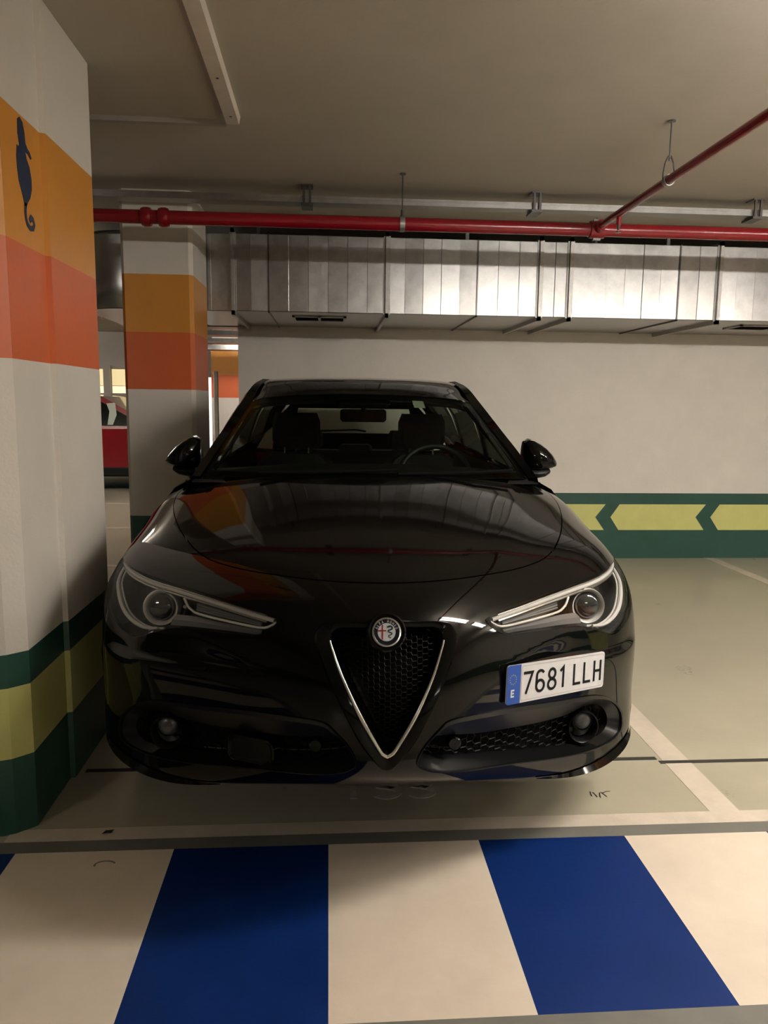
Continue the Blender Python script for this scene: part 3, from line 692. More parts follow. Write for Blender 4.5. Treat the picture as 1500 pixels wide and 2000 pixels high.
def shrink(poly, d):
    p = np.array(poly); a, b = np.roll(p, 1, 0), np.roll(p, -1, 0); t = b - a; t /= np.linalg.norm(t, axis=1, keepdims=True) + 1e-9
    area = 0.5 * np.sum(p[:, 0] * b[:, 1] - b[:, 0] * p[:, 1])
    nrm = np.stack([-t[:, 1], t[:, 0]], 1) * (1 if area > 0 else -1)
    return [tuple(q) for q in p + nrm * d]
hood_in = [(a, min(b, 10.97)) for a, b in shrink(hood, 0.034)]
loops = [hl[1], hl[-1], gr_o, it[1], it[-1], hood, hood_in]
def cdt(loops, grid):
    pts = []; edges = []
    for lp in loops:
        k = len(pts); pts += [tuple(q) for q in lp]; edges += [(k + i, k + (i + 1) % len(lp)) for i in range(len(lp))]
    arr = np.array(pts)
    keep = [g for g in grid if ((arr - g) ** 2).sum(1).min() > 0.045 ** 2]
    pts += [tuple(g) for g in keep]
    vo, eo, fo, *_ = delaunay_2d_cdt([Vector(q) for q in pts], edges, [], 0, 1e-5)
    return np.array([tuple(q) for q in vo]), np.array([tuple(f) for f in fo])
gu = np.linspace(-7, 7, 113); gv = np.linspace(0, 11, 100)
grid = np.array([(a, b) for a in gu for b in gv])
UV, TRI = cdt(loops, grid)
CEN = UV[TRI].mean(1)
P3 = S(UV[:, 0], UV[:, 1]); NR = SN(UV[:, 0], UV[:, 1])
a_, b_, c_ = P3[TRI[:, 0]], P3[TRI[:, 1]], P3[TRI[:, 2]]
flip = (np.cross(b_ - a_, c_ - a_) * NR[TRI[:, 0]]).sum(1) < 0
TRI[flip] = TRI[flip][:, ::-1]
C3 = P3[TRI].mean(1)
reg = {k: inpoly(CEN[:, 0], CEN[:, 1], lp) for k, lp in dict(hr=hl[1], hl=hl[-1], gr=gr_o, ir=it[1], il=it[-1], hood=hood, hin=hood_in).items()}
AX_F, AX_R, WZ, WR, ARCH = 1.13, 3.76, 0.345, 0.345, 0.395
archcut = (np.abs(C3[:, 0]) > 0.62) & (np.hypot(C3[:, 1] - AX_F, C3[:, 2] - WZ) < ARCH)
solid = ~(reg['hr'] | reg['hl'] | reg['gr'] | reg['ir'] | reg['il'] | archcut)
# fender: behind a line from the lamp's outer corner to the bonnet corner
fl = (CEN[:, 1] > 6.75 + (5.9 - np.abs(CEN[:, 0])) * 0.18) & (np.abs(CEN[:, 0]) > 2.9)
def skin(name, sel, m, off=0.0, skirt=0.0, parent=car, label=None):
    """mesh of the chosen triangles with exact normals and a folded-in edge"""
    t = TRI[sel]; used, invx = np.unique(t, return_inverse=True); t = invx.reshape(-1, 3)
    vs = P3[used] + NR[used] * off; nr = NR[used]; n = len(vs)
    faces = [tuple(int(i) for i in f) for f in t]; ln = [nr[i] for f in t for i in f]
    V = list(vs)
    if skirt:
        cnt = {}
        for f in t:
            for i in range(3):
                e = (int(f[i]), int(f[(i + 1) % 3])); cnt[e] = cnt.get(e, 0) + 1
        bd = [e for e in cnt if (e[1], e[0]) not in cnt]
        V += list(vs - nr * skirt)
        for a, b in bd:
            faces.append((b, a, n + a, n + b))
            fn = np.cross(vs[a] - vs[b], -nr[a]); fn /= np.linalg.norm(fn) + 1e-9
            ln += [fn] * 4
    o = mesh(name, V, faces, m, parent, True)
    o.data.normals_split_custom_set([tuple(map(float, q)) for q in ln])
    return tag(o, label)
skin('bonnet', solid & reg['hin'], PAINT, 0, 0.016)
nh = solid & ~reg['hood']
skin('front_bumper', nh & ~fl, PAINT, 0, 0.014)
skin('front_wing', nh & fl & (CEN[:, 0] < 0), PAINT, 0, 0.012)
skin('front_wing', nh & fl & (CEN[:, 0] > 0), PAINT, 0, 0.012)
MB().add(P([(-5.2, 10.6), (-3.4, 7.5), (0, 7.0), (3.4, 7.5), (5.2, 10.6)], -0.07), [(0, 1, 2, 3, 4)]).build('bonnet_liner', VOID, car)

# ---- headlamps
def fan(loop, off, shift=None):
    """closed loop of points lifted by off"""
    p = P(loop, off)
    return p if shift is None else p + np.array(shift)
def seltri(k): return TRI[reg[k]]
for s, key in ((-1, 'hl'), (1, 'hr')):
    nm = 'left in the picture' if s < 0 else 'right in the picture'
    t = seltri(key); used, ix = np.unique(t, return_inverse=True); t = ix.reshape(-1, 3)
    uvs = UV[used].copy()
    cen = np.array([s * 3.6, 5.7])
    uvi = cen + (uvs - cen) * 0.985
    back = P(uvi, -0.085) + np.array([0, 0.055, 0])
    loop = resample(hl[s], 90); lp_i = cen + (loop - cen) * 0.985
    r0 = P(loop, -0.004); r1 = P(lp_i, -0.085) + np.array([0, 0.055, 0])
    mb = MB().add(back, [tuple(f) for f in t]); mb.loft([r0, r1], True)
    base = mb.build('headlamp', LAMPD, car, True, 35)
    tag(base, 'clear headlamp, %s' % nm)
    # black rim lining the outline
    mb = MB(); lw = cen + (loop - cen) * 0.965
    mb.loft([P(loop, -0.006), P(loop, 0.0012), P(lw, 0.0008), P(lw, -0.012)], True)
    mb.build('lamp_seal', GLOSSB, base, True, 30)
    # chrome eyebrow light guide
    st = curve([(s * a, b) for a, b in HL_STRIP], False, 0.12)
    MB().tube([tuple(q) for q in P([(a, b + .02) for a, b in st], -0.014)], 0.0062, 8, rz=0.0066).build('light_guide', RINGW, base, True, 60)
    for db, rr_ in ((0.10, 0.0030), (-0.075, 0.0042)):
        MB().tube([tuple(q) for q in P([(a, b + db) for a, b in st[1:-1]], -0.017)], rr_, 6).build('guide_edge', SATINC, base, True)
    hk = curve([(s * a, b) for a, b in HL_HOOK], False, 0.08)
    MB().tube([tuple(q) for q in P(hk, -0.016)], 0.0036, 8).build('guide_hook', LAMPW, base, True, 60)
    rim = curve([(s * a, b) for a, b in HL_RIM], False, 0.1)
    mb = MB().tube([tuple(q) for q in P(rim, -0.022)], [0.004 + 0.004 * math.sin(math.pi * i / (len(rim) - 1)) for i in range(len(rim))], 8)
    mb.tube([tuple(q) for q in P([(a - s * 0.10, b + .02) for a, b in rim], -0.032)], 0.0035, 8)
    mb.build('outer_reflector', RINGW, base, True)
    # inner reflector blade between hook and lower edge, and finned pocket inside the hook
    lo = curve([(s * a, b) for a, b in ((1.95, 5.33), (2.6, 5.30), (3.2, 5.26), (3.62, 5.20))], False, 0.1); up = curve([(s * a, b) for a, b in ((1.95, 5.48), (2.6, 5.50), (3.1, 5.55), (3.5, 5.52))], False, 0.1)
    q = min(len(lo), len(up)); lo, up = resample(lo, q, False), resample(up, q, False)
    MB().loft([P(lo, -0.024), P((lo + up) / 2, -0.018), P(up, -0.024)], False).build('lower_reflector', LAMPG, base, True)
    mb = MB()
    for k in range(3):
        f0 = 0.25 + 0.25 * k
        a = curve([(s * 2.0, 5.60 + 0.10 * f0), (s * 2.6, 5.64 + 0.25 * f0), (s * 3.15, 5.70 + 0.32 * f0)], False, 0.15)
        mb.tube([tuple(p) for p in P(a, -0.034)], 0.004, 5)
    mb.build('reflector_fins', LAMPG, base, True)
    # projector: chrome ring, glass eye
    c = P((s * HL_PROJ[0], HL_PROJ[1]), -0.040)[0]; ax = Vector((s * 0.10, -1, 0.10)).normalized(); c = Vector(c) + Vector((0, 0.0, 0))
    mb = MB().lathe(c, ax, [(0.055, -0.028), (0.0555, 0.008), (0.0535, 0.014), (0.0500, 0.012), (0.0415, -0.004), (0.041, -0.02)], 40)
    mb.build('projector_ring', RINGW, base, True, 50)
    MB().lathe(c, ax, [(0.0405, -0.012)] + [(0.0405 * math.cos(R(a)), 0.002 + 0.018 * math.sin(R(a))) for a in (0, 15, 30, 45, 60, 75, 88)], 32).build('projector_lens', LENS, base, True)
    MB().lathe(c - ax * 0.02, ax, [(0.054, -0.035), (0.062, -0.012), (0.054, -0.004)], 32).build('projector_shroud', LAMPD, base, True)
    for dx, dz, r in ((0.035, -0.078, 0.008), (-0.07, 0.0, 0.006)):
        MB().disc(c + Vector((s * dx, 0.005, dz)), ax, r, 0.004, 12).build('reflector_stud', CHROME, base, True)
    # clear cover following the skin
    o = mesh('clear_cover', P3[used] + NR[used] * 0.0004, [tuple(f) for f in t], CLEAR, base, True)
    o.data.normals_split_custom_set([tuple(map(float, NR[used][i])) for f in t for i in f])

# ---- shield grille
n = 120
half_n = n // 2
def pair(a, m):
    """resample both halves of a symmetric loop with the same count"""
    h = [q for q in a if q[0] >= -1e-6]
    h = sorted(h, key=lambda q: -q[1]) if False else a[:a.index((0, min(q[1] for q in a))) + 1] if (0, min(q[1] for q in a)) in a else a[:len(a) // 2 + 1]
    r = resample(h, m + 1, False); l = r[::-1][1:-1].copy(); l[:, 0] *= -1
    return np.concatenate([r, l])
go, gi = pair(gr_o, 60), pair(gr_i, 60)
mid1, mid2 = go * 0.80 + gi * 0.20, go * 0.12 + gi * 0.88
grille = tag(MB().loft([P(go, -0.012), P(go, 0.003), P(mid1, 0.010), P(mid2, 0.004), P(gi, -0.002), P(gi, -0.045)], True).build('shield_grille', GLOSSB, car, True, 50), 'gloss black surround of the shield grille')
vv = [q for q in gi if q[1] < 5.50]
rt = sorted([q for q in vv if q[0] >= 0], key=lambda q: q[1]); lt = sorted([q for q in vv if q[0] < 0], key=lambda q: -q[1])
vpath = np.array(lt + rt)
m = len(vpath)
pp = P(vpath, 0.005)
MB().tube([tuple(q) for q in pp], [0.0028 + 0.0026 * min(1, 3 * min(i, m - 1 - i) / m) for i in range(m)], 10).build('chrome_shield_trim', SATINC, grille, True, 60)
# floor of the recess and the lattice
bk = P(gi, -0.06)
MB().add(list(bk), [tuple(range(len(bk)))]).build('grille_backing', VOID, grille)
poly_i = [tuple(q) for q in gi]
def lattice(name, poly, hexw, hexh, bar, depth, front, parent, m, dashes=None):
    """honeycomb of thin bars clipped to poly, standing on the skin sunk by depth; front = (x, z) spacing in metres"""
    P2 = np.array(poly)
    gx, gz = np.meshgrid(np.linspace(P2[:, 0].min(), P2[:, 0].max(), 80), np.linspace(P2[:, 1].min(), P2[:, 1].max(), 80))
    gu_, gv_ = gx.ravel(), gz.ravel(); g3 = S0(gu_, gv_)
    segs = []
    xmin, xmax, zmin, zmax = g3[:, 0].min(), g3[:, 0].max(), g3[:, 2].min(), g3[:, 2].max()
    row = 0; z = zmin
    while z < zmax + hexh:
        x = xmin - (hexw / 2 if row % 2 else 0) - hexw
        while x < xmax + hexw:
            a, b = (x, z), (x + hexw * front, z)                                   # flat top
            c1 = (x + hexw / 2 + hexw * front / 2 + hexw * (0.5 - front) * 0 , z)
            segs.append((a, b))
            segs.append((b, (x + hexw / 2, z + hexh / 2))) if False else None
            segs.append((b, (x + hexw * 0.5, z + hexh)))
            segs.append((a, (x - hexw * (0.5 - front), z + hexh)))
            x += hexw
        row += 1; z += hexh
    from mathutils.kdtree import KDTree
    kd = KDTree(len(g3))
    for i, q in enumerate(g3): kd.insert((q[0], 0, q[2]), i)
    kd.balance()
    mb = MB()
    def uvof(p):
        w = 0; acc = np.zeros(2)
        for co, i, d in kd.find_n((p[0], 0, p[1]), 4):
            k = 1 / (d + 1e-4); acc += k * np.array([gu_[i], gv_[i]]); w += k
        return acc / w
    for a, b in segs:
        if a is None: continue
        pts = []
        for t in (0, 0.5, 1): pts.append(uvof((a[0] + (b[0] - a[0]) * t, a[1] + (b[1] - a[1]) * t)))
        pm = np.array(pts)
        if not inpoly(pm[:, 0], pm[:, 1], poly).all(): continue
        if a[0] < xmin or b[0] > xmax or a[1] > zmax or b[1] > zmax: continue
        q = P(pm[[0, 2]], -depth)
        mb.tube([tuple(q[0]), tuple(q[1])], bar, 4, False, rz=bar, up=(0, 1, 0))
    o = mb.build(name, m, parent)
    return o
lattice('grille_lattice', poly_i, 0.030, 0.0075, 0.0011, 0.024, 0.42, grille, MESHB)
# ---- badge
bc = Vector(P((-0.02, 5.700), 0.016)[0]); bn = Vector((0, -0.955, 0.296)).normalized(); bx = Vector((1, 0, 0)); by = bn.cross(bx).normalized() * 1.0
if by.z < 0: by = -by
def bp_(a, b, h): return bc + bx * a + by * b + bn * h
badge = MB().lathe(bc, bn, [(0.0372, -0.02), (0.0372, 0.001), (0.0360, 0.004), (0.0325, 0.0045), (0.0308, 0.002)], 48).build('round_badge', SATINC, car, True, 50)
tag(badge, 'round badge with a red cross and a green serpent')
MB().lathe(bc, bn, [(0.050, -0.016), (0.0495, -0.006), (0.0455, -0.002), (0.037, -0.004)], 48).build('badge_mount', GLOSSB, badge, True)
MB().disc(bc, bn, 0.0312, 0.0022, 40).build('enamel_ring', BADGEB, badge)
MB().disc(bc + bn * 0.0022, bn, 0.0222, 0.0006, 40).build('enamel_field', BADGEW, badge)
mb = MB()
for ca, cb, wa, wb_ in ((-0.0105, 0.0, 0.0016, 0.0180), (-0.0112, 0.0035, 0.0098, 0.0015)):
    mb.prism([(ca - wa, cb - wb_), (ca + wa, cb - wb_), (ca + wa, cb + wb_), (ca - wa, cb + wb_)], lambda a, b, h: bp_(a, b, 0.0028 + h), 0.0006)
mb.build('cross', BADGER, badge)
sp = [(0.0015, 0.0125), (0.008, 0.0145), (0.0125, 0.012), (0.0125, 0.0085), (0.0085, 0.006), (0.004, 0.0045), (0.0035, 0.0015), (0.0075, -0.0005), (0.0115, -0.002), (0.0115, -0.0055), (0.0075, -0.007), (0.004, -0.0085), (0.0045, -0.0115), (0.008, -0.0125), (0.0095, -0.0145)]
mb = MB().tube([bp_(a + 0.001, b, 0.0032) for a, b in curve(sp, False, 0.001)], [0.0024 - 0.0016 * (i / len(curve(sp, False, 0.001))) for i in range(len(curve(sp, False, 0.001)))], 6, rz=0.0008, up=bn)
mb.prism([(0.001, 0.0105), (0.0035, 0.0115), (0.0045, 0.0155), (0.001, 0.0145), (0.002, 0.0125)], lambda a, b, h: bp_(a, b, 0.003 + h), 0.0006)
mb.build('serpent', BADGEG, badge)
txt = 'ALFA ROMEO'
for k, ch in enumerate(txt):
    if ch == ' ': continue
    an = R(158 - k * (136 / (len(txt) - 1)))
    ca, sa = math.cos(an), math.sin(an)
    def f(a, b, h, ca=ca, sa=sa):
        a -= 0.0018; r = 0.0237 + b
        return bp_(r * ca + a * sa, r * sa - a * ca, 0.0022 + h)
    glyph(MB(), ch, f, 0.0058, 0.0011, 0.0007, 1.25).build('badge_letter', BADGEW, badge)

# ---- lower intakes, fog lamps, radar cover
for s in (-1, 1):
    nm = 'left in the picture' if s < 0 else 'right in the picture'
    o_, i_ = resample(it[s], 140), resample(iti[s], 140)
    k0 = int(np.argmin(((i_ - o_[0]) ** 2).sum(1))); i_ = np.roll(i_, -k0, 0)
    w_ = 0.3
    mid = o_ * 0.82 + i_ * 0.18
    sur = MB().loft([P(o_, -0.010), P(o_, 0.004), P(mid, 0.003), P(mid, -0.006), P(i_, -0.030), P(i_, -0.075)], True).build('lower_intake', SATINB, car, True, 35)
    tag(sur, 'black lower intake with fog lamp, %s' % nm)
    MB().add(list(P(i_, -0.08)), [tuple(range(140)) if s > 0 else tuple(range(140))]).build('intake_backing', VOID, sur)
    lattice('intake_lattice', [tuple(q) for q in i_], 0.046, 0.0135, 0.0016, 0.048, 0.36, sur, MESHB)
    c = Vector(P((s * 3.70, 2.49), -0.022)[0]); ax = Vector((s * 0.12, -1, 0.08)).normalized()
    fogb = MB().lathe(c, ax, [(0.052, -0.04), (0.052, 0.004), (0.048, 0.010), (0.044, 0.006), (0.036, -0.02), (0.0, -0.03)], 36).build('fog_lamp', SATINB, sur, True, 50)
    c2 = c + Vector((0, 0, 0.020)) - ax * 0.004
    MB().lathe(c2, ax, [(0.031, -0.012), (0.031, -0.002), (0.027, 0.005), (0.014, 0.010), (0.001, 0.011)], 28).build('fog_lens', FOGG, sur, True)
    MB().lathe(c2, ax, [(0.0325, -0.010), (0.0325, 0.004), (0.031, 0.004), (0.031, -0.01)], 28).build('fog_lens_ring', GLOSSB, sur, True)
    # parking sensor
    sc = P((s * 1.12, 2.786), -0.026)[0]
    MB().lathe(Vector(sc), (s * .1, -1, 0), [(0.018, -0.02), (0.018, 0.004), (0.015, 0.007), (0.001, 0.007)], 20).build('parking_sensor', GLOSSB, sur, True, 40)
    if s < 0:
        rc_ = P((-2.11, 2.40), -0.018)[0]; ax = Vector((-0.42, -0.9, 0)).normalized(); e1 = Vector((0.9, -0.42, 0)).normalized()
        def rr(hw, hh, rad, d):
            out = []
            for qx, qz, a0 in ((1, 1, 0), (-1, 1, 90), (-1, -1, 180), (1, -1, 270)):
                for a in range(0, 91, 15): out.append(Vector(rc_) + e1 * (qx * (hw - rad) + rad * math.cos(R(a0 + a))) + Vector((0, 0, 1)) * (qz * (hh - rad) + rad * math.sin(R(a0 + a))) + ax * d)
            return out
        mb = MB().loft([rr(.074, .038, .026, -.04), rr(.074, .038, .026, .006), rr(.069, .033, .022, .009), rr(.062, .027, .018, .004)], True)
        mb.add(rr(.062, .027, .018, .004), [tuple(range(28))])
        tag(mb.build('radar_cover', GLOSSB, sur, True, 40), 'rounded black sensor cover')
    # lip blade at the bumper corner
    bl = curve([(s * 2.6, 1.0), (s * 3.15, 1.02), (s * 3.7, 1.12), (s * 4.5, 1.3), (s * 5.3, 1.42), (s * 6.0, 1.45)], False, 0.15)
    mb = MB(); k = len(bl)
    wv = [0.03 + 0.14 * math.sin(math.pi * min(1, (i + .5) / (k - 1) * .75 + .1)) for i in range(k)]
    lo_, hi_ = P([(a, b - w_) for (a, b), w_ in zip(bl, wv)], 0.003), P([(a, b + w_) for (a, b), w_ in zip(bl, wv)], 0.003)
    tip = [P([q], 0.004 + 0.018 * math.sin(math.pi * i / (k - 1)))[0] for i, q in enumerate(bl)]
    mb.loft([lo_, tip, hi_], False)
    mb.build('lip_blade', GLOSSB, car, True, 60)

# ---- number plate, screwed off centre
a0, a1, b0 = np.array([0.320, 0.158, 0.690]), np.array([0.668, 0.388, 0.652]), np.array([0.328, 0.156, 0.592])
e1 = Vector(a1 - a0); ln = e1.length; e1.normalize(); e2 = Vector(a0 - b0); e2 = (e2 - e1 * e2.dot(e1)).normalized(); e3 = e1.cross(e2).normalized()
PW, PH = 0.415, 0.106
po0 = Vector(b0) - e1 * 0.008
if e3.y > 0: e3 = -e3
def pl(a, b, h): return po0 + e1 * a + e2 * b + e3 * h
def rrect(x0, y0, x1, y1, r, k=5):
    out = []
    for cx_, cy_, q in ((x1 - r, y1 - r, 0), (x0 + r, y1 - r, 90), (x0 + r, y0 + r, 180), (x1 - r, y0 + r, 270)):
        for i in range(k + 1): out.append((cx_ + r * math.cos(R(q + 90 * i / k)), cy_ + r * math.sin(R(q + 90 * i / k))))
    return out
plate = tag(MB().prism(rrect(0, 0, PW, PH, 0.009), pl, 0.004).build('number_plate', PLATEW, car), 'white number plate 7681 LLH with a blue band')
BW = 0.052
left = [p for p in rrect(0, 0, PW, PH, 0.009) if p[0] < 0.02]
MB().prism([(BW, 0), (BW, PH)] + left, lambda a, b, h: pl(a, b, 0.0041 + h), 0.0006).build('blue_band', PLATEB, plate)
o1, o2 = rrect(BW + 0.003, 0.0055, PW - 0.0055, PH - 0.0055, 0.006), rrect(BW + 0.0042, 0.0067, PW - 0.0067, PH - 0.0067, 0.005)
MB().loft([[pl(a, b, 0.0047) for a, b in o1], [pl(a, b, 0.0047) for a, b in o2]], True).build('plate_border', TRUNK, plate)
for ch, fx in (('7', .030), ('6', .168), ('8', .303), ('1', .435), ('L', .605), ('L', .730), ('H', .858)):
    x = BW + fx * (PW - BW)
    glyph(MB(), ch, lambda a, b, h, x=x: pl(x + a, 0.022 + b, 0.0042 + h), 0.061, 0.0076, 0.0010, 1.18).build('plate_character', INK, plate)
glyph(MB(), 'E', lambda a, b, h: pl(0.015 + a, 0.020 + b, 0.0047 + h), 0.019, 0.0042, 0.0006, 1.5).build('country_letter', PLATEW, plate)
mb = MB()
for k in range(12):
    q = 2 * math.pi * k / 12; ca, cb = 0.0225 + 0.0125 * math.cos(q), 0.067 + 0.0125 * math.sin(q)
    st = [(ca + (0.0022 if j % 2 == 0 else 0.0009) * math.sin(math.pi * j / 5), cb + (0.0022 if j % 2 == 0 else 0.0009) * math.cos(math.pi * j / 5)) for j in range(10)]
    mb.prism(st[::-1], lambda a, b, h: pl(a, b, 0.0047 + h), 0.0003)
mb.build('ring_of_stars', STARY, plate)

# ---- body sides, wheel arches, tail
st = [  # y, then (x, z) from shoulder to sill
    (0.93, [(.922, .775), (.945, .66), (.952, .50), (.925, .34), (.88, .25)]),
    (1.16, [(.910, .83), (.938, .72), (.948, .54), (.925, .35), (.88, .24)]),
    (1.49, [(.917, .90), (.940, .76), (.945, .55), (.925, .35), (.88, .24)]),
    (1.71, [(.903, .93), (.930, .78), (.935, .55), (.92, .35), (.88, .24)]),
    (2.30, [(.885, .965), (.915, .80), (.915, .55), (.92, .35), (.89, .24)]),
    (2.90, [(.890, .99), (.925, .82), (.920, .55), (.92, .35), (.89, .24)]),
    (3.40, [(.900, 1.0), (.945, .84), (.940, .58), (.92, .36), (.89, .25)]),
    (3.75, [(.900, 1.01), (.950, .86), (.950, .60), (.92, .40), (.88, .27)]),
    (4.20, [(.870, 1.02), (.920, .88), (.930, .62), (.90, .42), (.86, .29)]),
    (4.50, [(.790, 1.01), (.830, .88), (.840, .62), (.83, .45), (.78, .32)]),
    (4.66, [(.640, .99), (.680, .87), (.700, .64), (.69, .48), (.64, .36)])]
ys = np.array([q[0] for q in st]); sx = np.array([[p[0] for p in q[1]] for q in st]); sz = np.array([[p[1] for p in q[1]] for q in st])
def cubic(xk, yk, xq):
    """natural-ish monotone-free Catmull-Rom through knots"""
    i = np.clip(np.searchsorted(xk, xq) - 1, 0, len(xk) - 2)
    m = np.gradient(yk, xk, axis=0); h = (xk[i + 1] - xk[i])[:, None]; t = ((xq - xk[i]) / (xk[i + 1] - xk[i]))[:, None]
    return (2 * t ** 3 - 3 * t ** 2 + 1) * yk[i] + (t ** 3 - 2 * t ** 2 + t) * h * m[i] + (-2 * t ** 3 + 3 * t ** 2) * yk[i + 1] + (t ** 3 - t ** 2) * h * m[i + 1]
yq = np.linspace(0.93, 4.66, 150); SX, SZ = cubic(ys, sx, yq), cubic(ys, sz, yq)
kq = np.linspace(0, 4, 33); kk = np.arange(5.)
SX2 = cubic(kk, SX.T, kq); SZ2 = cubic(kk, SZ.T, kq)               # (33, 150)
def side(name, y0, y1, s, m=PAINT, parent=car, zlo=-1):
    cols = [i for i in range(150) if y0 - 1e-6 <= yq[i] <= y1 + 1e-6]
    vs = [(s * SX2[r, c], yq[c], SZ2[r, c]) for r in range(33) for c in cols]; w_ = len(cols); fs = []
    for r in range(32):
        for c in range(w_ - 1):
            cy = (yq[cols[c]] + yq[cols[c + 1]]) / 2; cz = SZ2[r, cols[c]]
            if math.hypot(cy - AX_F, cz - WZ) < ARCH or math.hypot(cy - AX_R, cz - WZ) < ARCH: continue
            q = (r * w_ + c, r * w_ + c + 1, (r + 1) * w_ + c + 1, (r + 1) * w_ + c)
            fs.append(q if s < 0 else q[::-1])
    return mesh(name, vs, fs, m, parent, True)
dy = yq[1] - yq[0]
cuts = [yq[np.argmin(abs(yq - q))] for q in (0.93, 1.62, 2.66, 3.42, 4.66)]
for s in (-1, 1):
    for nm, k in (('side_wing', 0), ('front_door', 1), ('rear_door', 2), ('rear_quarter', 3)):
        o = side(nm, cuts[k] + (dy * .25 if k else 0), cuts[k + 1], s)
        if 'door' in nm:
            ym = cuts[k + 1] - 0.22
            MB().tube([(s * .955, ym - .11, .80), (s * .975, ym - .08, .803), (s * .975, ym + .06, .807), (s * .955, ym + .09, .81)], .011, 8).build('door_handle', PAINT, o, True)
    for ax in (AX_F, AX_R):
        pts = []
        for q in range(-20, 201, 10):
            y, z = ax + (ARCH + .004) * math.cos(R(q)), WZ + (ARCH + .004) * math.sin(R(q))
            if z < 0.24: continue
            if y < 0.93:
                gsel = np.argmin((P3[:, 1] - y) ** 2 + (P3[:, 2] - z) ** 2 + (P3[:, 0] * s < 0.5) * 9)
                xx = abs(P3[gsel, 0])
            else:
                i = int(np.argmin(abs(yq - y))); j = int(np.argmin(abs(SZ2[:, i] - z))); xx = SX2[j, i]
            pts.append((s * (xx - 0.016), y, z))
        MB().tube(pts, 0.018, 8, rz=0.016).build('arch_trim', GLOSSB, car, True)
        # wheel housing
        mb = MB(); a = [(ARCH * math.cos(R(q)), ARCH * math.sin(R(q))) for q in range(-20, 201, 10)]
        mb.loft([[(s * .90, ax + y, WZ + z) for y, z in a], [(s * .56, ax + y, WZ + z) for y, z in a]], False)
        mb.add([(s * .56, ax + y, WZ + z) for y, z in a], [tuple(range(len(a)))])
        mb.build('wheel_housing', VOID, car)
        xo = s * (0.775)
        tyre = MB().lathe((xo, ax, WZ), (s, 0, 0), [(.235, -.12), (.32, -.122), (.338, -.10), (.345, -.06), (.345, .06), (.338, .098), (.32, .118), (.245, .12), (.24, .11)], 44).build('wheel', RUBBER, car, True, 40)
        mb = MB().lathe((xo, ax, WZ), (s, 0, 0), [(.24, -.11), (.225, .0), (.235, .112), (.245, .118)], 40)
        for k in range(5):
            q = 2 * math.pi * k / 5 + .3
            for d in (-.22, .22):
                r0_ = (xo + s * .085, ax + .05 * math.cos(q), WZ + .05 * math.sin(q)); r1_ = (xo + s * .105, ax + .232 * math.cos(q + d), WZ + .232 * math.sin(q + d))
                mb.tube([r0_, r1_], .016, 6)
        mb.disc((xo + s * .07, ax, WZ), (s, 0, 0), .055, .025, 20)
        mb.build('wheel_rim', ALU, tyre, True, 40)
        MB().lathe((xo, ax, WZ), (s, 0, 0), [(.0, .0), (.17, .0), (.17, .02), (.0, .02)], 28).build('brake_disc', GALVD, tyre)
# tail panel with lamps
tl = [(-.64, .99), (-.68, .87), (-.70, .64), (-.69, .48), (-.64, .36)]; tl = tl + [(-a, b) for a, b in tl[::-1]]
tail = MB().loft([[(a, 4.655, b) for a, b in tl], [(a * .92, 4.685, b * .98 + .01) for a, b in tl]], True); tail.add([(a * .92, 4.685, b * .98 + .01) for a, b in tl], [tuple(range(len(tl)))])
tail = tail.build('tailgate', PAINT, car, True, 40)
for s in (-1, 1): MB().tube([(s * .80, 4.50, .93), (s * .66, 4.655, .93), (s * .42, 4.69, .91)], .035, 8, rz=.045).build('tail_lamp', BADGER, tail, True)
MB().box((-.62, .62, .27), (.62, 4.45, .30)).build('underbody', VOID, car)

# ---- greenhouse
def patch(name, rows, m, parent=car, nx=18, ny=12, smooth=True, thick=0.0):
    """smooth patch through rows of (x >= 0 half) points, mirrored"""
    rows = np.array(rows, float)                                    # (r, c, 3)
    if rows[0, 0, 0] == 0:
        L_ = rows[:, :0:-1].copy(); L_[..., 0] *= -1; rows = np.concatenate([L_, rows], 1)
    r, c, _ = rows.shape
    tc, tr_ = np.arange(c, dtype=float), np.arange(r, dtype=float)
    xq = np.linspace(0, c - 1, nx); rq = np.linspace(0, r - 1, ny)
    A = cubic(tc, rows.transpose(1, 0, 2).reshape(c, -1), xq).reshape(nx, r, 3)
    B = cubic(tr_, A.transpose(1, 0, 2).reshape(r, -1), rq).reshape(ny, nx, 3)
    vs = B.reshape(-1, 3); fs = [(i * nx + j, i * nx + j + 1, (i + 1) * nx + j + 1, (i + 1) * nx + j) for i in range(ny - 1) for j in range(nx - 1)]
    return mesh(name, vs, fs, m, parent, smooth), B
PA = [(.745, 1.50, 1.055), (.715, 1.74, 1.155), (.690, 1.9, 1.222), (.640, 2.25, 1.365), (.605, 2.5, 1.448), (.572, 2.75, 1.492), (.562, 3.2, 1.508), (.55, 3.7, 1.49), (.52, 4.1, 1.45), (.49, 4.34, 1.405)]
WS = [[(0, 1.29, 1.085), (.36, 1.35, 1.082), (.62, 1.47, 1.074), (.715, 1.54, 1.065)],
      [(0, 1.54, 1.205), (.33, 1.59, 1.200), (.57, 1.69, 1.188), (.665, 1.76, 1.175)],
      [(0, 1.79, 1.318), (.30, 1.84, 1.312), (.525, 1.93, 1.297), (.615, 1.99, 1.280)],
      [(0, 2.04, 1.425), (.28, 2.08, 1.420), (.48, 2.17, 1.407), (.568, 2.24, 1.388)]]
ws, WB = patch('windscreen', WS, SCREEN, nx=31, ny=17)
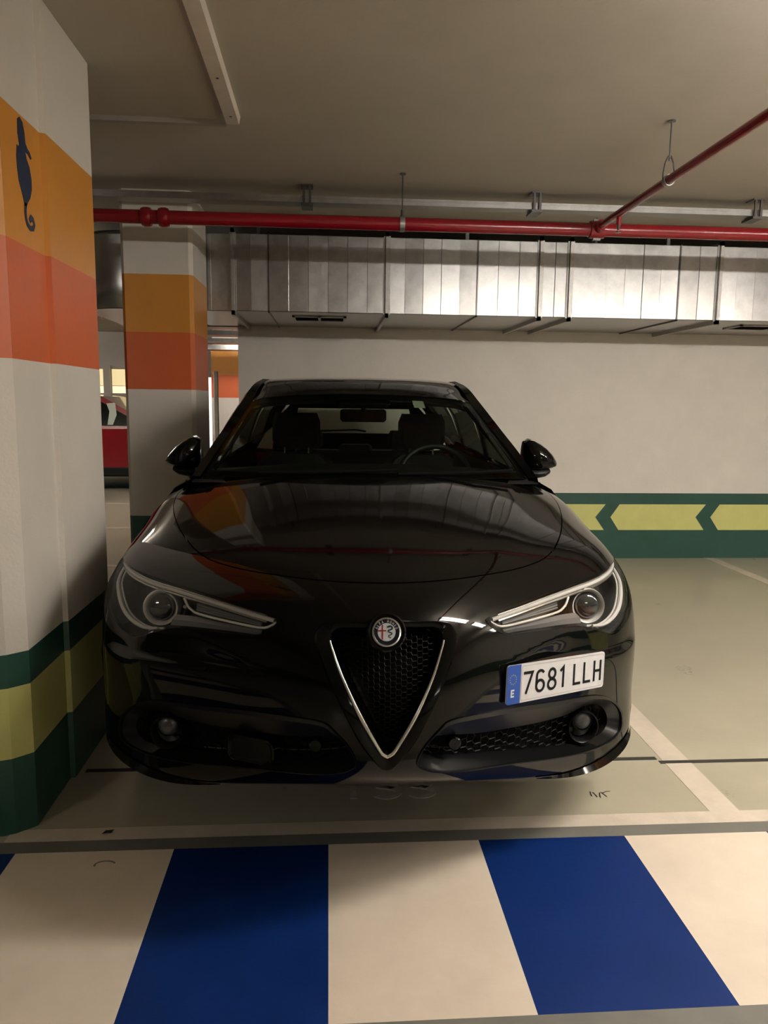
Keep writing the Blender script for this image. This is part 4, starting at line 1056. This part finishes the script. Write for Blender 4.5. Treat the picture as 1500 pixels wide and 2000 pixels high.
# black printed border on the inside of the windscreen
mb = MB(); nyq, nxq = WB.shape[:2]
def wpt(a, b, d=-0.004):
    """a across 0..1, b up 0..1"""
    i = min(max(b, 0), 1) * (nyq - 1); j = min(max(a, 0), 1) * (nxq - 1); i0, j0 = min(int(i), nyq - 2), min(int(j), nxq - 2); f, g = i - i0, j - j0
    p = WB[i0, j0] * (1 - f) * (1 - g) + WB[i0 + 1, j0] * f * (1 - g) + WB[i0, j0 + 1] * (1 - f) * g + WB[i0 + 1, j0 + 1] * f * g
    return p + np.array([0, -d * .4, d * .9])
outl = [(q / 40, 0) for q in range(41)] + [(1, q / 20) for q in range(1, 21)] + [(1 - q / 40, 1) for q in range(1, 41)] + [(0, 1 - q / 20) for q in range(1, 20)]
def inset(a, b):
    a2 = .055 + .89 * a; b2 = .055 + .875 * b
    ex, ey = abs(a - .5) * 2, abs(b - .5) * 2
    k = 1 - .055 * (ex ** 6) * (ey ** 6)
    return (.5 + (a2 - .5) * k, .5 + (b2 - .5) * k)
mb.loft([[wpt(a, b) for a, b in outl], [wpt(*inset(a, b)) for a, b in outl]], True)
mb.build('screen_border', GLOSSB, ws, True)
for s in (-1, 1):
    rail_o = [(s * x, y, z) for x, y, z in PA[:6]]
    pin = [tuple(WB[i, -1 if s > 0 else 0]) for i in (0, 5, 8, 16)]
    pin = [pin[0], tuple(WB[6, -1 if s > 0 else 0]), tuple(WB[9, -1 if s > 0 else 0]), pin[3], (s * .545, 2.5, 1.475), (s * .52, 2.75, 1.512)]
    mid = [((a[0] + b[0]) / 2 + s * .012, (a[1] + b[1]) / 2 - .015, (a[2] + b[2]) / 2 + .012) for a, b in zip(rail_o, pin)]
    back = [(a[0] - s * .03, a[1] + .06, a[2] - .035) for a in rail_o]
    def fine(l): return cubic(np.arange(6.), np.array(l), np.linspace(0, 5, 26))
    MB().loft([fine(pin), fine(mid), fine(rail_o), fine(back)], False).build('screen_pillar', PAINT, car, True)
    inn = [(s * (abs(a[0]) - .035), a[1] + .045, a[2] - .02) for a in pin]; inn2 = [(a[0] - s * .045, a[1] + .10, a[2] - .03) for a in rail_o]
    MB().loft([fine(inn), fine(inn2)], False).build('inner_pillar_trim', CABING, car, True)
# roof
RF = [[(0, 2.04, 1.426), (.28, 2.08, 1.421), (.48, 2.17, 1.408), (.568, 2.24, 1.389)],
      [(0, 2.16, 1.462), (.29, 2.20, 1.456), (.47, 2.30, 1.442), (.562, 2.38, 1.425)],
      [(0, 2.40, 1.505), (.30, 2.43, 1.500), (.47, 2.49, 1.486), (.553, 2.55, 1.472)],
      [(0, 2.80, 1.530), (.30, 2.80, 1.526), (.46, 2.80, 1.518), (.545, 2.82, 1.508)],
      [(0, 3.30, 1.536), (.30, 3.30, 1.532), (.46, 3.30, 1.524), (.555, 3.30, 1.510)],
      [(0, 3.85, 1.515), (.29, 3.85, 1.511), (.45, 3.85, 1.50), (.54, 3.85, 1.478)],
      [(0, 4.30, 1.455), (.28, 4.30, 1.450), (.42, 4.31, 1.436), (.50, 4.32, 1.412)]]
patch('roof', RF, PAINT, nx=31, ny=40)
patch('headliner', [[(x * .96, y + .03, z - .045) for x, y, z in r] for r in RF], CABING, nx=15, ny=12)
sides = [(.735, 1.62, 1.065), (.745, 2.2, 1.075), (.745, 2.9, 1.09), (.73, 3.6, 1.11), (.67, 4.1, 1.15), (.60, 4.34, 1.22)]
def rail_at(y):
    a = np.array(PA); return np.array([np.interp(y, a[:, 1], a[:, k]) for k in range(3)])
def belt_at(y):
    a = np.array(sides); return np.array([np.interp(y, a[:, 1], a[:, k]) for k in range(3)])
for s in (-1, 1):
    # shelf from shoulder up to the glass
    yy = np.linspace(1.62, 4.5, 40)
    i_s = [int(np.argmin(abs(yq - q))) for q in yy]
    sh = [(s * SX2[0, i], yq[i], SZ2[0, i]) for i in i_s]; bl = [tuple(belt_at(min(yq[i], 4.34)) * np.array([s, 0, 1]) + np.array([0, yq[i], 0])) for i in i_s]
    md = [((a[0] + b[0]) / 2 + s * .02, a[1], (a[2] + b[2]) / 2 + .014) for a, b in zip(sh, bl)]
    MB().loft([sh, md, bl], False).build('window_ledge', PAINT, car, True)
    for nm, ya, yb in (('front_side_window', 1.80, 2.62), ('rear_side_window', 2.74, 3.42), ('quarter_window', 3.52, 3.98)):
        q = np.linspace(ya, yb, 10)
        lo = [tuple(belt_at(y) * np.array([s, 1, 1])) for y in q]; hi = [tuple(rail_at(y) * np.array([s, 1, 1]) + np.array([-s * .004, 0, -.025])) for y in q]
        if nm[0] == 'f': hi[0] = tuple(np.array(lo[0]) + np.array([-s * .03, .02, .07]))
        md = [((a[0] + b[0]) / 2 + s * .018, (a[1] + b[1]) / 2, (a[2] + b[2]) / 2) for a, b in zip(lo, hi)]
        MB().loft([lo, md, hi], False).build(nm, SIDEG, car, True)
    for ya, yb in ((2.60, 2.76), (3.40, 3.54), (3.96, 4.34)):
        a, b, c2, d = [belt_at(ya), belt_at(yb), rail_at(yb), rail_at(ya)]
        q = [(s * p[0], p[1], p[2]) for p in (a, b, c2, d)]
        MB().loft([[q[0], q[1]], [tuple((np.array(q[0]) + q[3]) / 2 + np.array([s * .02, 0, 0])), tuple((np.array(q[1]) + q[2]) / 2 + np.array([s * .02, 0, 0]))], [q[3], q[2]]], False).build('side_pillar', GLOSSB if ya < 3.9 else PAINT, car, True)
    q = np.linspace(2.4, 4.34, 20)
    MB().loft([[tuple(rail_at(y) * np.array([s, 1, 1]) + np.array([0, 0, -.03])) for y in q], [tuple(rail_at(y) * np.array([s, 1, 1]) + np.array([s * .006, 0, 0])) for y in q], [tuple(rail_at(y) * np.array([s, 1, 1]) + np.array([-s * .03, 0, .016])) for y in q]], False).build('roof_rail', PAINT, car, True)
    # inner wall of the cabin
    MB().box((s * .80 - .01, 1.7, .4), (s * .80 + .01, 4.3, 1.03)).build('door_lining', CABIN, car)
# rear window and its frame
rw = [(-.47, 4.36, 1.395), (.47, 4.36, 1.395), (.56, 4.56, 1.10), (-.56, 4.56, 1.10)]
ri = [(-.44, 4.395, 1.335), (.44, 4.395, 1.335), (.50, 4.535, 1.135), (-.50, 4.535, 1.135)]
mb = MB().loft([rw, ri], True); mb.add([(-.62, 4.40, 1.24), (-.47, 4.36, 1.395), (-.56, 4.56, 1.10), (-.66, 4.56, 1.0), (.62, 4.40, 1.24), (.47, 4.36, 1.395), (.56, 4.56, 1.10), (.66, 4.56, 1.0), (-.64, 4.66, .99), (.64, 4.66, .99)],
       [(0, 1, 2, 3), (7, 6, 5, 4), (2, 6, 7, 9, 8, 3)])
o = mb.build('rear_window_frame', PAINT, car)
MB().add(ri, [(0, 1, 2, 3)]).build('rear_window', REARG, o)
MB().tube([(-.40, 4.48, 1.148), (.02, 4.475, 1.165), (.10, 4.48, 1.152)], .008, 6).build('rear_wiper', MATTB, o, True)
# cabin
MB().loft([[(x, 1.42, .98) for x in (-.74, -.3, .3, .74)], [(x, 1.55, 1.075) for x in (-.70, -.3, .3, .70)], [(x, 1.85, 1.10 - (.03 if abs(x) > .5 else 0)) for x in (-.72, -.3, .3, .72)], [(x, 2.02, 1.04) for x in (-.74, -.3, .3, .74)], [(x, 2.02, .6) for x in (-.74, -.3, .3, .74)]], False).build('dashboard', CABIN, car, True, 50)
MB().box((-.79, 1.5, .30), (.79, 4.4, .33)).build('cabin_floor', CABIN, car)
def seat(x, y, hw, head, nm, tall=1.085):
    mb = MB()
    mb.loft([[(x - hw, y - .5, .55), (x + hw, y - .5, .55), (x + hw, y, .52), (x - hw, y, .52)], [(x - hw, y - .52, .66), (x + hw, y - .52, .66), (x + hw, y, .62), (x - hw, y, .62)]], True, True)
    prof = [(.86, .60), (1.0, .80), (.98, 1.0), (.80, tall - .03), (.60, tall)]
    rings = []
    for k, z in prof:
        d = .03 + (z - .6) * .28; h_ = hw * k
        rings.append([(x - h_, y + d, z), (x - h_ * .8, y + d - .07, z), (x + h_ * .8, y + d - .07, z), (x + h_, y + d, z), (x + h_ * .9, y + d + .09, z), (x - h_ * .9, y + d + .09, z)])
    mb.loft(rings, True, True)
    o = mb.build(nm, CABIN, car, True, 50)
    for hx, hwid, z0_, hh in head:
        d = .03 + (tall - .6) * .28
        rg = [[(hx + sx * hwid * k, y + d + yy, z0_ + hh * t) for sx, yy in ((-1, 0), (-.8, -.045), (.8, -.045), (1, 0), (.85, .05), (-.85, .05))] for k, t in ((.82, 0), (1, .18), (1, .75), (.86, 1.0))]
        MB().loft(rg, True, True).build('headrest', CABIN, o, True, 50)
        mb = MB()
        for sx in (-1, 1): mb.tube([(hx + sx * hwid * .5, y + d, tall - .03), (hx + sx * hwid * .5, y + d, z0_ + .03)], .006, 8)
        mb.build('headrest_post', SATINC, o, True)
    return o
seat(-.37, 2.62, .25, [(-.37, .140, 1.122, .20)], 'passenger_seat')
seat(.37, 2.62, .25, [(.37, .140, 1.122, .20)], 'driver_seat')
seat(0, 3.55, .64, [(-.36, .13, 1.06, .13), (.36, .13, 1.06, .13), (0, .12, 1.02, .07)], 'rear_bench', 1.05)
c = Vector((.37, 2.10, 1.0)); ax = Vector((0, -.9, .42)).normalized(); aa = Vector((1, 0, 0)); bb = ax.cross(aa)
sw = MB().tube([c + aa * (.185 * math.cos(2 * math.pi * i / 30)) + bb * (.185 * math.sin(2 * math.pi * i / 30)) for i in range(30)], .015, 8, closed=True)
sw.disc(c - ax * .02, ax, .07, .03, 20); sw.tube([c - aa * .18, c + aa * .18], .014, 8); sw.tube([c, c - bb * .18], .014, 8); sw.tube([c - ax * .02, c - ax * .25], .03, 8)
sw.build('steering_wheel', CABIN, car, True, 50)
mb = MB()
mr = [[(sx * .115 * k, 2.085 + d, 1.322 + sz * .032 * k) for sx, sz in ((-1, -.6), (-.9, -1), (.9, -1), (1, -.6), (1, .7), (.9, 1), (-.9, 1), (-1, .7))] for k, d in ((.9, -.03), (1, -.015), (1, .0))]
mb.loft(mr, True, True); mb.tube([(0, 2.06, 1.345), (0, 2.05, 1.385)], .012, 8)
mb.build('rear_view_mirror', GLOSSB, car, True, 40)
MB().box((-.13, 2.03, 1.362), (.13, 2.18, 1.41), .015).build('sensor_housing', MATTB, car)
def sticker(a, b, wd, hh, m, nm):
    vs = [wpt(a - wd, b - hh, -.003), wpt(a + wd, b - hh, -.003), wpt(a + wd, b + hh, -.003), wpt(a - wd, b + hh, -.003)]
    return MB().add(vs, [(0, 1, 2, 3)]).build(nm, m, ws)
sticker(.115, .88, .030, .020, TAGY, 'yellow_sticker')
sticker(.655, .885, .018, .052, TAG, 'paper_tag')
# wipers and cowl
MB().loft([[(x, 1.345 + (abs(x) / .74) ** 2 * .20, 1.075 - (abs(x) / .74) ** 2 * .02) for x in np.linspace(-.74, .74, 17)], [(x, 1.25 + (abs(x) / .74) ** 2 * .22, 1.068 - (abs(x) / .74) ** 2 * .02) for x in np.linspace(-.74, .74, 17)]], False).build('cowl_panel', MATTB, car, True)
for pts in ([(-.45, 1.36, 1.10), (-.1, 1.33, 1.108), (.12, 1.35, 1.115)], [(.12, 1.33, 1.10), (.45, 1.37, 1.105), (.62, 1.46, 1.108)]):
    MB().tube(pts, .007, 6).build('wiper', VOID, car, True)
# folded door mirrors
for s in (-1, 1):
    mpts = []
    # sections from the inner edge to the outer tip; each (x, y, z centre, half depth, half height)
    sec = [(.770, 1.90, 1.078, 1.212, .050), (.790, 1.89, 1.074, 1.219, .068), (.815, 1.885, 1.073, 1.214, .080), (.845, 1.885, 1.074, 1.200, .085), (.875, 1.89, 1.077, 1.180, .080), (.905, 1.90, 1.082, 1.153, .066), (.928, 1.91, 1.088, 1.125, .042), (.941, 1.915, 1.097, 1.109, .014)]
    rings = []
    for x, y, za, zb, dpt in sec:
        rings.append([(s * x, y + dpt * abs(math.cos(q)) ** .8 * math.copysign(1, math.cos(q)), za + (zb - za) * .35 + ((zb - za) * .65 if math.sin(q) > 0 else (zb - za) * .35) * abs(math.sin(q)) ** .8 * math.copysign(1, math.sin(q))) for q in [2 * math.pi * (i + .5) / 20 for i in range(20)]])
    mo = MB().loft(rings, True, True).build('door_mirror', PAINT, car, True, 50)
    tag(mo, 'folded black door mirror')
    MB().loft([[(s * .765, 1.86, 1.205), (s * .775, 1.95, 1.205)], [(s * .80, 1.86, 1.222), (s * .80, 1.95, 1.222)], [(s * .835, 1.86, 1.215), (s * .835, 1.95, 1.215)]], False).build('mirror_fin', GLOSSB, mo)
    lower = []
    for x, z, hh, dpt in ((.79, 1.062, .024, .055), (.83, 1.058, .026, .060), (.872, 1.062, .022, .055), (.897, 1.068, .012, .03)):
        lower.append([(s * x, 1.885 + dpt * math.cos(q), z + hh * math.sin(q)) for q in [2 * math.pi * i / 14 for i in range(14)]])
    MB().loft(lower, True, True).build('mirror_base', MATTB, mo, True, 50)
    MB().tube([(s * .73, 1.80, 1.02), (s * .775, 1.83, 1.035), (s * .815, 1.86, 1.045)], [.034, .03, .026], 10, rz=.022).build('mirror_arm', GLOSSB, mo, True)
